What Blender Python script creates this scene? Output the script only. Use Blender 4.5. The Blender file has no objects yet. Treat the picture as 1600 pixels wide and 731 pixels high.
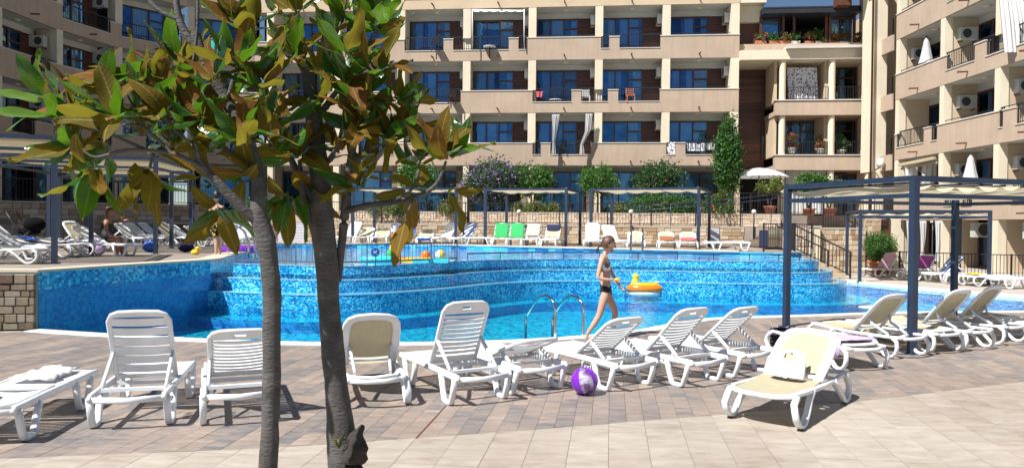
import bpy, bmesh, math, random
from mathutils import Vector, Matrix, noise
from mathutils.geometry import tessellate_polygon
R = math.radians
rnd = random.Random(7)
sc = bpy.context.scene
C = sc.collection
# ------------------------------------------------------------------ camera
F, CX, CY, EYE = 1155.0, 800.0, 365.5, 1.69
PITCH, ROLL = R(0.82), R(0.51)
fw = Vector((0, math.cos(PITCH), -math.sin(PITCH)))
rt = Vector((math.cos(ROLL), 0, math.sin(ROLL)))
rt = (rt - fw * rt.dot(fw)).normalized()
up = rt.cross(fw).normalized()
cd = bpy.data.cameras.new('camera'); cam = bpy.data.objects.new('camera', cd); C.objects.link(cam)
cam.matrix_world = Matrix(((rt.x, up.x, -fw.x, 0), (rt.y, up.y, -fw.y, 0), (rt.z, up.z, -fw.z, EYE), (0, 0, 0, 1)))
cd.sensor_width = 36; cd.lens = 36 * F / 1600; cd.clip_end = 3000; cd.clip_start = 0.05
sc.camera = cam
# ------------------------------------------------------------------ sky and sun
SUN_EL = R(54); sdir = Vector((-.777, -.629, 0)).normalized()
w = bpy.data.worlds.new('World'); sc.world = w; w.use_nodes = True
nt = w.node_tree; bg = nt.nodes['Background']
sky = nt.nodes.new('ShaderNodeTexSky'); sky.sky_type = 'NISHITA'; sky.sun_disc = False
sky.sun_elevation = SUN_EL; sky.sun_rotation = math.atan2(sdir.x, sdir.y)
sky.altitude = 700; sky.air_density = 0.9; sky.dust_density = 0.0; sky.ozone_density = 3
nt.links.new(sky.outputs[0], bg.inputs[0]); bg.inputs[1].default_value = 0.05
sl = bpy.data.lights.new('sun', 'SUN'); sl.energy = 5.0; sl.angle = R(.53); sl.color = (1, .975, .935)
so = bpy.data.objects.new('sun', sl); C.objects.link(so)
sv = Vector((sdir.x * math.cos(SUN_EL), sdir.y * math.cos(SUN_EL), math.sin(SUN_EL)))
so.rotation_euler = sv.to_track_quat('Z', 'Y').to_euler(); so.location = sv * 50
sc.view_settings.view_transform = 'Standard'; sc.view_settings.look = 'None'
sc.view_settings.exposure = 0.78; sc.view_settings.gamma = 1
sc.render.engine = 'CYCLES'
sc.cycles.transparent_max_bounces = 24

# ------------------------------------------------------------------ helpers
def ray(px, py):
    return (fw + rt * ((px - CX) / F) + up * ((CY - py) / F))
def at(px, py, Y):
    d = ray(px, py); return Vector((0, 0, EYE)) + d * (Y / d.y)
def gr(px, py, z=0.0):
    d = ray(px, py); return Vector((0, 0, EYE)) + d * ((z - EYE) / d.z)
TM = {}
def setp(o, label=None, cat=None, group=None, kind=None):
    if label: o['label'] = label
    if cat: o['category'] = cat
    if group: o['group'] = group
    if kind: o['kind'] = kind
    return o
def thing(name, label, cat, loc=(0, 0, 0), rz=0, group=None):
    o = bpy.data.objects.new(name, None); C.objects.link(o); o.empty_display_size = .1
    o.location = loc; o.rotation_euler = (0, 0, rz)
    TM[o.name] = Matrix.Translation(Vector(loc)) @ Matrix.Rotation(rz, 4, 'Z')
    return setp(o, label, cat, group)
class MB:
    def __init__(s): s.v = []; s.f = []; s.m = []; s.sm = []
    def face(s, pts, m=0, smooth=False):
        b = len(s.v); s.v += [tuple(p) for p in pts]; s.f.append(tuple(range(b, b + len(pts)))); s.m.append(m); s.sm.append(smooth)
    def hexa(s, p, m=0):       # 8 corners: bottom 4 ccw, top 4
        b = len(s.v); s.v += [tuple(q) for q in p]
        for f in ((3, 2, 1, 0), (4, 5, 6, 7), (0, 1, 5, 4), (1, 2, 6, 5), (2, 3, 7, 6), (3, 0, 4, 7)):
            s.f.append(tuple(b + i for i in f)); s.m.append(m); s.sm.append(False)
        return s
    def box(s, x0, x1, y0, y1, z0, z1, m=0):
        return s.hexa([(x0, y0, z0), (x1, y0, z0), (x1, y1, z0), (x0, y1, z0), (x0, y0, z1), (x1, y0, z1), (x1, y1, z1), (x0, y1, z1)], m)
    def bar(s, a, b, w, h, m=0, ref=(0, 0, 1)):
        a = Vector(a); b = Vector(b); t = (b - a).normalized(); r = Vector(ref)
        if abs(t.dot(r)) > .97: r = Vector((1, 0, 0))
        u = t.cross(r).normalized() * (w / 2); v = u.cross(t).normalized() * (h / 2)
        return s.hexa([a - u - v, a + u - v, b + u - v, b - u - v, a - u + v, a + u + v, b + u + v, b - u + v], m)
    def sweep(s, path, w, h=None, n=8, m=0, ref=(0, 0, 1), cap=True, closed=False, sq=.55):
        path = [Vector(p) for p in path]; N = len(path); base = len(s.v)
        ws = w if isinstance(w, (list, tuple)) else [w] * N
        hs = (h if isinstance(h, (list, tuple)) else [h] * N) if h is not None else ws
        r = Vector(ref)
        for i, p in enumerate(path):
            if closed: t = path[(i + 1) % N] - path[i - 1]
            else: t = path[min(i + 1, N - 1)] - path[max(i - 1, 0)]
            t.normalize(); rr = r if abs(t.dot(r)) < .97 else Vector((1, 0, .1))
            u = t.cross(rr).normalized(); v = u.cross(t).normalized()
            for k in range(n):
                a = 2 * math.pi * (k + .5) / n; ca, sa = math.cos(a), math.sin(a)
                ca = math.copysign(abs(ca) ** sq, ca); sa = math.copysign(abs(sa) ** sq, sa)
                s.v.append(tuple(p + u * (ca * ws[i] / 2) + v * (sa * hs[i] / 2)))
        L = N if closed else N - 1
        for i in range(L):
            j = (i + 1) % N
            for k in range(n):
                k2 = (k + 1) % n
                s.f.append((base + i * n + k, base + i * n + k2, base + j * n + k2, base + j * n + k)); s.m.append(m); s.sm.append(True)
        if cap and not closed:
            s.f.append(tuple(base + k for k in reversed(range(n)))); s.m.append(m); s.sm.append(False)
            s.f.append(tuple(base + (N - 1) * n + k for k in range(n))); s.m.append(m); s.sm.append(False)
        return s
    def tube(s, path, rad, n=8, m=0):
        if isinstance(rad, (list, tuple)): return s.sweep(path, [2 * r for r in rad], n=n, m=m, sq=1)
        return s.sweep(path, 2 * rad, n=n, m=m, sq=1)
    def lathe(s, c, prof, n=16, m=0, smooth=True):   # prof: (radius, z)
        base = len(s.v)
        for r_, z in prof:
            for k in range(n):
                a = 2 * math.pi * k / n; s.v.append((c[0] + r_ * math.cos(a), c[1] + r_ * math.sin(a), c[2] + z))
        for i in range(len(prof) - 1):
            for k in range(n):
                k2 = (k + 1) % n
                s.f.append((base + i * n + k, base + i * n + k2, base + (i + 1) * n + k2, base + (i + 1) * n + k)); s.m.append(m); s.sm.append(smooth)
        return s
    def ball(s, c, r, n=12, m=0, sc=(1, 1, 1)):
        base = len(s.v); k2 = n // 2
        for i in range(k2 + 1):
            th = math.pi * i / k2
            for k in range(n):
                a = 2 * math.pi * k / n
                s.v.append((c[0] + r * sc[0] * math.sin(th) * math.cos(a), c[1] + r * sc[1] * math.sin(th) * math.sin(a), c[2] - r * sc[2] * math.cos(th)))
        for i in range(k2):
            for k in range(n):
                q = (k + 1) % n
                s.f.append((base + i * n + k, base + i * n + q, base + (i + 1) * n + q, base + (i + 1) * n + k)); s.m.append(m); s.sm.append(True)
        return s
    def prism(s, pts, z0, z1, mt=0, ms=0, bottom=False):
        n = len(pts); tri = tessellate_polygon([[Vector((p[0], p[1], 0)) for p in pts]])
        b = len(s.v); s.v += [(p[0], p[1], z1) for p in pts]
        for t in tri:
            a, c, d = [Vector((pts[i][0], pts[i][1], 0)) for i in t]
            if (c - a).cross(d - a).z < 0: t = t[::-1]
            s.f.append(tuple(b + i for i in t)); s.m.append(mt); s.sm.append(False)
        if z0 is not None:
            area = sum(pts[i][0] * pts[(i + 1) % n][1] - pts[(i + 1) % n][0] * pts[i][1] for i in range(n))
            for i in range(n):
                p, q = (pts[i], pts[(i + 1) % n]) if area > 0 else (pts[(i + 1) % n], pts[i])
                s.face([(p[0], p[1], z0), (q[0], q[1], z0), (q[0], q[1], z1), (p[0], p[1], z1)], ms)
        return s
    def strip(s, rows, m=0, smooth=True):          # grid of points
        b = len(s.v); nc = len(rows[0])
        for r_ in rows: s.v += [tuple(p) for p in r_]
        for i in range(len(rows) - 1):
            for k in range(nc - 1):
                s.f.append((b + i * nc + k, b + i * nc + k + 1, b + (i + 1) * nc + k + 1, b + (i + 1) * nc + k)); s.m.append(m); s.sm.append(smooth)
        return s
    def build(s, name, mats, parent=None, local=False, label=None, kind=None, weld=False):
        me = bpy.data.meshes.new(name); v = s.v
        Mp = TM.get(parent.name) if parent is not None else None
        if Mp is not None and not local:
            inv = Mp.inverted(); v = [tuple(inv @ Vector(p)) for p in v]
        me.from_pydata(v, [], s.f)
        if not isinstance(mats, (list, tuple)): mats = [mats]
        for m in mats: me.materials.append(m)
        me.polygons.foreach_set('material_index', s.m); me.polygons.foreach_set('use_smooth', s.sm); me.update()
        o = bpy.data.objects.new(name, me); C.objects.link(o)
        if parent is not None: o.parent = parent; TM[o.name] = Mp
        return setp(o, label, kind=kind)
def structure(mb, name, mats): return mb.build(name, mats, kind='structure')
CH = {}
def kids(o):
    return [c for c in o.children]
def copy_tree(o, parent=None, tree=None):
    c = o.copy(); C.objects.link(c); c.parent = parent
    for ch in tree.get(o, []): copy_tree(ch, c, tree)
    return c
def tree_of(root):
    d = {}
    def rec(o):
        d[o] = list(o.children)
        for q in d[o]: rec(q)
    rec(root); return d

# ------------------------------------------------------------------ materials
def nodes(name):
    m = bpy.data.materials.new(name); m.use_nodes = True; t = m.node_tree
    return m, t, t.nodes['Principled BSDF']
def N(t, typ, **k):
    n = t.nodes.new(typ)
    for a, b in k.items(): setattr(n, a, b)
    return n
def ramp(t, stops, interp='LINEAR'):
    r_ = N(t, 'ShaderNodeValToRGB'); e = r_.color_ramp; e.interpolation = interp
    while len(e.elements) < len(stops): e.elements.new(.5)
    for q, (p, c) in zip(e.elements, stops): q.position = p; q.color = (c[0], c[1], c[2], 1)
    return r_
def mixc(t, a, b, fac, blend='MIX'):
    n = N(t, 'ShaderNodeMix', data_type='RGBA', blend_type=blend)
    for i, v in ((6, a), (7, b), (0, fac)):
        if hasattr(v, 'links') or hasattr(v, 'is_output'): t.links.new(v, n.inputs[i])
        elif i == 0: n.inputs[0].default_value = v
        else: n.inputs[i].default_value = (v[0], v[1], v[2], 1)
    return n.outputs[2]
def mat(name, stops, src='noise', scale=3, rough=.6, bump=0, bscale=40, metal=0, wear=.15, wscale=1.2, stretch=(1, 1, 1), spec=.5, trans=None, coat=0, streak=0):
    m, t, p = nodes(name); L = t.links.new
    if isinstance(stops[0], (int, float)): stops = [(0, [c * .9 for c in stops]), (1, [min(1, c * 1.08) for c in stops])]
    tc = N(t, 'ShaderNodeTexCoord'); mp = N(t, 'ShaderNodeMapping'); mp.inputs['Scale'].default_value = stretch
    L(tc.outputs['Object'], mp.inputs[0])
    rp = ramp(t, stops)
    nz = N(t, 'ShaderNodeTexNoise'); nz.inputs['Scale'].default_value = scale; nz.inputs['Detail'].default_value = 6; L(mp.outputs[0], nz.inputs[0])
    if src == 'noise': fac = nz.outputs[0]
    else:
        g = N(t, 'ShaderNodeObjectInfo').outputs['Random'] if src == 'object' else N(t, 'ShaderNodeNewGeometry').outputs['Random Per Island']
        ma = N(t, 'ShaderNodeMath', operation='MULTIPLY_ADD'); L(nz.outputs[0], ma.inputs[0]); ma.inputs[1].default_value = .9; ma.inputs[2].default_value = -.45
        ad = N(t, 'ShaderNodeMath', operation='ADD', use_clamp=True); L(ma.outputs[0], ad.inputs[0]); L(g, ad.inputs[1]); fac = ad.outputs[0]
    L(fac, rp.inputs[0]); col = rp.outputs[0]
    if wear:
        n2 = N(t, 'ShaderNodeTexNoise'); n2.inputs['Scale'].default_value = wscale; n2.inputs['Detail'].default_value = 8; L(tc.outputs['Object'], n2.inputs[0])
        r2 = ramp(t, [(.3, (1 - wear,) * 3), (.7, (1, 1, 1))]); L(n2.outputs[0], r2.inputs[0])
        col = mixc(t, col, r2.outputs[0], 1.0, 'MULTIPLY')
    if streak:
        ms = N(t, 'ShaderNodeMapping'); ms.inputs['Scale'].default_value = (2.5, 2.5, .22); L(tc.outputs['Object'], ms.inputs[0]); n4 = N(t, 'ShaderNodeTexNoise'); n4.inputs['Scale'].default_value = 2.2; n4.inputs['Detail'].default_value = 7; L(ms.outputs[0], n4.inputs[0])
        r4 = ramp(t, [(.35, (1 - streak, 1 - streak, 1 - streak * .9)), (.6, (1, 1, 1))]); L(n4.outputs[0], r4.inputs[0]); col = mixc(t, col, r4.outputs[0], 1.0, 'MULTIPLY')
    L(col, p.inputs['Base Color']); p.inputs['Roughness'].default_value = rough; p.inputs['Metallic'].default_value = metal
    p.inputs['Specular IOR Level'].default_value = spec; p.inputs['Coat Weight'].default_value = coat
    if bump:
        n3 = N(t, 'ShaderNodeTexNoise'); n3.inputs['Scale'].default_value = bscale; n3.inputs['Detail'].default_value = 5; L(mp.outputs[0], n3.inputs[0])
        b = N(t, 'ShaderNodeBump'); b.inputs['Strength'].default_value = bump; b.inputs['Distance'].default_value = .01; L(n3.outputs[0], b.inputs['Height']); L(b.outputs[0], p.inputs['Normal'])
    if trans:
        tr = N(t, 'ShaderNodeBsdfTranslucent'); tr.inputs[0].default_value = (*trans[1], 1); mx = N(t, 'ShaderNodeMixShader'); mx.inputs[0].default_value = trans[0]
        out = t.nodes['Material Output']; L(p.outputs[0], mx.inputs[1]); L(tr.outputs[0], mx.inputs[2]); L(mx.outputs[0], out.inputs[0])
    return m
M = {}
M['plaster'] = mat('plaster', [(0, (.46, .345, .25)), (1, (.52, .40, .30))], scale=1.5, rough=.85, bump=.15, bscale=60, wear=.14, wscale=.6, streak=.08)
M['cream'] = mat('cream_plaster', [(0, (.70, .60, .44)), (1, (.77, .68, .52))], scale=1.5, rough=.85, wear=.1, wscale=.8, streak=.06)
M['tan'] = mat('tan_plaster', [(0, (.56, .43, .29)), (1, (.63, .49, .33))], scale=1.5, rough=.85, wear=.1)
M['soffit'] = mat('soffit_paint', [(0, (.55, .54, .5)), (1, (.62, .61, .57))], rough=.9, wear=.12)
M['frame'] = mat('brown_frame', [(0, (.07, .025, .015)), (1, (.13, .045, .025))], scale=6, rough=.4)
M['siding'] = mat('wood_siding', [(0, (.06, .022, .012)), (.5, (.11, .038, .02)), (1, (.16, .06, .03))], src='island', scale=5, stretch=(1, 1, 8), rough=.45)
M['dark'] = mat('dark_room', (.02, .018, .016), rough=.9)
M['iron'] = mat('dark_iron', (.018, .018, .022), rough=.45, metal=0)
M['steelblue'] = mat('blue_grey_steel', [(0, (.017, .03, .06)), (1, (.028, .045, .082))], scale=2, rough=.38, wear=.2, wscale=4)
M['fence_grey'] = mat('fence_grey', (.09, .12, .17), rough=.4)
M['white'] = mat('white_plastic', [(0, (.72, .74, .76)), (1, (.82, .83, .84))], scale=5, rough=.35, wear=.12, wscale=6)
M['whitepaint'] = mat('white_paint', (.76, .76, .74), rough=.5, wear=.15)
M['coping'] = mat('sill_stone', (.6, .56, .5), rough=.7)
M['acwhite'] = mat('ac_casing', (.55, .55, .52), rough=.5)
M['grille'] = mat('ac_grille', (.06, .06, .065), rough=.5)
M['rust'] = mat('rusty_pipe', (.16, .05, .03), rough=.7)
M['curtain'] = mat('sheer_curtain', [(0, (.55, .62, .68)), (1, (.82, .85, .86))], src='object', scale=.1, rough=.9, wear=0)
M['cloth_white'] = mat('white_cloth', (.78, .78, .78), rough=.9, wear=.1, trans=(.3, (.7, .7, .7)))
M['canopy'] = mat('canopy_cloth', [(0, (.6, .52, .36)), (1, (.7, .61, .44))], rough=.85, wear=.2, trans=(.35, (.7, .62, .45)))
M['mesh'] = mat('woven_mesh', [(0, (.44, .39, .25)), (1, (.52, .47, .32))], scale=30, rough=.8, bump=.3, bscale=300, wear=.1, wscale=6, trans=(.08, (.6, .5, .3)))
M['rim'] = mat('white_pool_rim', (.74, .76, .76), rough=.35, wear=.12, wscale=3)
M['stonecoping'] = mat('pale_stone_coping', [(0, (.5, .42, .32)), (1, (.62, .54, .42))], scale=4, rough=.7, bump=.2)
TL = [(0, (.28, .225, .175)), (.35, (.36, .305, .25)), (.7, (.42, .365, .305)), (1, (.47, .42, .36))]
def tilemat(name, src, stops, sx, sy, rot):
    m, t, p = nodes(name); L = t.links.new
    tc = N(t, 'ShaderNodeNewGeometry'); mp = N(t, 'ShaderNodeMapping'); mp.inputs['Rotation'].default_value = (0, 0, rot); mp.inputs['Scale'].default_value = (sx, sy, 1)
    rn = N(t, 'ShaderNodeObjectInfo').outputs['Random'] if src == 'object' else tc.outputs['Random Per Island']
    L(tc.outputs['Position'], mp.inputs[0])
    off = N(t, 'ShaderNodeMath', operation='MULTIPLY'); off.inputs[1].default_value = 57.; L(rn, off.inputs[0])
    cv = N(t, 'ShaderNodeCombineXYZ'); L(off.outputs[0], cv.inputs[2]); va = N(t, 'ShaderNodeVectorMath', operation='ADD'); L(mp.outputs[0], va.inputs[0]); L(cv.outputs[0], va.inputs[1])
    nz = N(t, 'ShaderNodeTexNoise'); nz.inputs['Scale'].default_value = 1; nz.inputs['Detail'].default_value = 8; nz.inputs['Roughness'].default_value = .65; nz.inputs['Distortion'].default_value = .6; L(va.outputs[0], nz.inputs[0])
    a = N(t, 'ShaderNodeMath', operation='MULTIPLY_ADD'); L(nz.outputs[0], a.inputs[0]); a.inputs[1].default_value = 2.2; a.inputs[2].default_value = -1.1
    b = N(t, 'ShaderNodeMath', operation='MULTIPLY_ADD'); L(rn, b.inputs[0]); b.inputs[1].default_value = .5 if stops is DK else .3; L(a.outputs[0], b.inputs[2])
    c = N(t, 'ShaderNodeMath', operation='ADD', use_clamp=True); L(b.outputs[0], c.inputs[0]); c.inputs[1].default_value = .26 if stops is DK else .38
    rp = ramp(t, stops); L(c.outputs[0], rp.inputs[0])
    n2 = N(t, 'ShaderNodeTexNoise'); n2.inputs['Scale'].default_value = .5; n2.inputs['Detail'].default_value = 6; L(tc.outputs['Position'], n2.inputs[0])
    r2 = ramp(t, [(.35, (.86, .85, .84)), (.65, (1, 1, 1))]); L(n2.outputs[0], r2.inputs[0])
    L(mixc(t, rp.outputs[0], r2.outputs[0], 1., 'MULTIPLY'), p.inputs['Base Color'])
    p.inputs['Roughness'].default_value = .5; p.inputs['Specular IOR Level'].default_value = .35
    bu = N(t, 'ShaderNodeBump'); bu.inputs['Strength'].default_value = .2; bu.inputs['Distance'].default_value = .003; L(nz.outputs[0], bu.inputs['Height']); L(bu.outputs[0], p.inputs['Normal'])
    return m
DK = [(0, (.14, .135, .14)), (.28, (.20, .18, .17)), (.5, (.26, .215, .185)), (.75, (.315, .245, .20)), (1, (.37, .30, .255))]
TDIR = R(90 - 7.6)
M['light_o'] = tilemat('pale_tile', 'object', TL, 3, 9, -TDIR - R(60)); M['light_i'] = tilemat('pale_tile_far', 'island', TL, 3, 9, -TDIR - R(60))
M['dark_o'] = tilemat('plank_tile', 'object', DK, 3.2, 14, -TDIR); M['dark_i'] = tilemat('plank_tile_far', 'island', DK, 3.2, 14, -TDIR)
M['grout'] = mat('grout', (.40, .355, .31), rough=.9)
ST = [(0, (.30, .19, .10)), (.3, (.42, .30, .18)), (.6, (.52, .40, .27)), (1, (.62, .52, .40))]
M['stone_o'] = mat('stone_block', ST, src='object', scale=6, rough=.85, bump=.5, bscale=25); M['stone_i'] = mat('stone_block_far', ST, src='island', scale=6, rough=.85, bump=.5, bscale=25)
SP = [(0, (.52, .37, .25)), (.4, (.62, .48, .35)), (1, (.72, .60, .47))]
M['pale_o'] = mat('pale_brick', SP, src='object', scale=6, rough=.85, bump=.3); M['pale_i'] = mat('pale_brick_far', SP, src='island', scale=6, rough=.85, bump=.3)
SG = [(0, (.11, .07, .045)), (.4, (.20, .15, .10)), (.7, (.24, .20, .14)), (1, (.28, .25, .20))]
M['grey_o'] = mat('brown_stone_block', SG, src='object', scale=5, rough=.85, bump=.5, bscale=25)
M['joint'] = mat('mortar', (.30, .24, .18), rough=.95)
def mosaic(name, stops, cell, rough=.15, wall=None, band=None):
    m, t, p = nodes(name); L = t.links.new
    g = N(t, 'ShaderNodeNewGeometry'); s = N(t, 'ShaderNodeVectorMath', operation='SCALE'); s.inputs[3].default_value = 1 / cell
    if wall:       # tiles run along the wall and up it
        dt = N(t, 'ShaderNodeVectorMath', operation='DOT_PRODUCT'); dt.inputs[1].default_value = (*wall, 0); L(g.outputs['Position'], dt.inputs[0]); sz = N(t, 'ShaderNodeSeparateXYZ'); L(g.outputs['Position'], sz.inputs[0]); cb_ = N(t, 'ShaderNodeCombineXYZ'); L(dt.outputs['Value'], cb_.inputs[0]); L(sz.outputs[2], cb_.inputs[2]); L(cb_.outputs[0], s.inputs[0])
    else: L(g.outputs['Position'], s.inputs[0])
    f = N(t, 'ShaderNodeVectorMath', operation='FLOOR'); L(s.outputs[0], f.inputs[0])
    wn = N(t, 'ShaderNodeTexWhiteNoise'); L(f.outputs[0], wn.inputs[0])
    nz = N(t, 'ShaderNodeTexNoise'); nz.inputs['Scale'].default_value = 1.4; L(g.outputs['Position'], nz.inputs[0])
    a = N(t, 'ShaderNodeMath', operation='MULTIPLY_ADD'); L(nz.outputs[0], a.inputs[0]); a.inputs[1].default_value = .7; a.inputs[2].default_value = -.35
    b = N(t, 'ShaderNodeMath', operation='ADD', use_clamp=True); L(a.outputs[0], b.inputs[0]); L(wn.outputs[0], b.inputs[1])
    rp = ramp(t, stops); L(b.outputs[0], rp.inputs[0])
    fr = N(t, 'ShaderNodeVectorMath', operation='FRACTION'); L(s.outputs[0], fr.inputs[0])
    col = rp.outputs[0]
    if band:
        sp2 = N(t, 'ShaderNodeSeparateXYZ'); L(g.outputs['Position'], sp2.inputs[0]); gt = N(t, 'ShaderNodeMath', operation='GREATER_THAN'); gt.inputs[1].default_value = band; L(sp2.outputs[2], gt.inputs[0])
        r2 = ramp(t, BL); L(b.outputs[0], r2.inputs[0]); col = mixc(t, col, r2.outputs[0], gt.outputs[0])
    sx_ = N(t, 'ShaderNodeSeparateXYZ'); L(fr.outputs[0], sx_.inputs[0]); jn = N(t, 'ShaderNodeMath', operation='LESS_THAN'); jn.inputs[1].default_value = .1; L(sx_.outputs[2 if wall else 1], jn.inputs[0]); jm = N(t, 'ShaderNodeMath', operation='MULTIPLY'); jm.inputs[1].default_value = .35; L(jn.outputs[0], jm.inputs[0]); col = mixc(t, col, (.25, .42, .5), jm.outputs[0])
    L(col, p.inputs['Base Color']); p.inputs['Roughness'].default_value = rough; p.inputs['Coat Weight'].default_value = .3; p.inputs['Coat Roughness'].default_value = .08
    bu = N(t, 'ShaderNodeBump'); bu.inputs['Strength'].default_value = .35; bu.inputs['Distance'].default_value = .004; L(wn.outputs[0], bu.inputs['Height']); L(bu.outputs[0], p.inputs['Normal'])
    return m
BL = [(0, (.002, .08, .28)), (.3, (.004, .19, .47)), (.6, (.012, .34, .62)), (.85, (.06, .48, .70)), (1, (.22, .62, .76))]
M['mosaic'] = mosaic('blue_mosaic', BL, .03, wall=(1, .5))
M['mosaic_wall'] = mosaic('blue_mosaic_wall', [(0, (.008, .12, .40)), (.5, (.012, .18, .49)), (1, (.03, .26, .57))], .045, wall=(.3, 1), band=.60)
M['tread'] = mosaic('wet_tread_mosaic', [(0, (.1, .4, .62)), (1, (.35, .68, .8))], .042, .06)
M['poolfloor'] = mosaic('pool_floor_mosaic', [(0, (.0, .50, .66)), (1, (.015, .62, .76))], .05)
def water(name, tint, bs, bstr, gl=.9, ior=1.25, dist=.12):
    m, t, p = nodes(name); L = t.links.new; t.nodes.remove(p)
    tc = N(t, 'ShaderNodeNewGeometry'); mp = N(t, 'ShaderNodeMapping'); mp.inputs['Scale'].default_value = (1, 1.0, 1); L(tc.outputs['Position'], mp.inputs[0])
    n1 = N(t, 'ShaderNodeTexNoise'); n1.inputs['Scale'].default_value = bs; n1.inputs['Detail'].default_value = 3; n1.inputs['Distortion'].default_value = 1.2; L(mp.outputs[0], n1.inputs[0])
    b1 = N(t, 'ShaderNodeBump'); b1.inputs['Strength'].default_value = bstr; b1.inputs['Distance'].default_value = dist; L(n1.outputs[0], b1.inputs['Height'])
    tr = N(t, 'ShaderNodeBsdfTransparent'); tr.inputs[0].default_value = (*tint, 1)
    gs = N(t, 'ShaderNodeBsdfGlossy'); gs.inputs['Roughness'].default_value = .03; gs.inputs[0].default_value = (gl, gl, gl, 1); L(b1.outputs[0], gs.inputs['Normal'])
    fr = N(t, 'ShaderNodeFresnel'); fr.inputs[0].default_value = ior; L(b1.outputs[0], fr.inputs['Normal'])
    mx = N(t, 'ShaderNodeMixShader'); L(fr.outputs[0], mx.inputs[0]); L(tr.outputs[0], mx.inputs[1]); L(gs.outputs[0], mx.inputs[2])
    L(mx.outputs[0], t.nodes['Material Output'].inputs[0]); return m
M['water'] = water('pool_water', (.72, .95, 1), 3.6, 1.0, .85, 1.24, .2)
M['water_up'] = water('upper_pool_water', (.75, .95, 1), 5., .25, .95, 1.36, .06)
def glass(name, tint, refl, amt):
    m, t, p = nodes(name); L = t.links.new; t.nodes.remove(p)
    tr = N(t, 'ShaderNodeBsdfTransparent'); tr.inputs[0].default_value = (*tint, 1)
    gs = N(t, 'ShaderNodeBsdfGlossy'); gs.inputs['Roughness'].default_value = .02; oi = N(t, 'ShaderNodeObjectInfo'); rr = ramp(t, [(0, [q * .35 for q in refl]), (.45, refl), (.8, (refl[0] * 1.6, refl[1] * 1.3, refl[2])), (1, (.35, .5, .62))]); L(oi.outputs['Random'], rr.inputs[0]); L(rr.outputs[0], gs.inputs[0])
    tc = N(t, 'ShaderNodeTexCoord'); nz = N(t, 'ShaderNodeTexNoise'); nz.inputs['Scale'].default_value = .9; L(tc.outputs['Object'], nz.inputs[0]); bu = N(t, 'ShaderNodeBump'); bu.inputs['Strength'].default_value = .35; bu.inputs['Distance'].default_value = .15; L(nz.outputs[0], bu.inputs['Height']); L(bu.outputs[0], gs.inputs['Normal'])
    lw = N(t, 'ShaderNodeFresnel'); lw.inputs[0].default_value = 1.5
    ad = N(t, 'ShaderNodeMath', operation='ADD', use_clamp=True); L(lw.outputs[0], ad.inputs[0]); ad.inputs[1].default_value = amt
    mx = N(t, 'ShaderNodeMixShader'); L(ad.outputs[0], mx.inputs[0]); L(tr.outputs[0], mx.inputs[1]); L(gs.outputs[0], mx.inputs[2])
    L(mx.outputs[0], t.nodes['Material Output'].inputs[0]); return m
M['glass'] = glass('blue_window_glass', (.56, .7, .82), (.15, .43, .85), .25)
M['bark'] = mat('grey_bark', [(0, (.045, .04, .037)), (.5, (.10, .092, .086)), (1, (.175, .16, .152))], scale=9, stretch=(1, 1, 2.6), rough=.85, bump=.8, bscale=40, wear=.45, wscale=11)
M['deadbark'] = mat('dead_bark', [(0, (.02, .015, .012)), (.6, (.05, .04, .033)), (1, (.16, .12, .09))], scale=14, rough=.95, bump=1., bscale=60, wear=.3, wscale=20)
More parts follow.
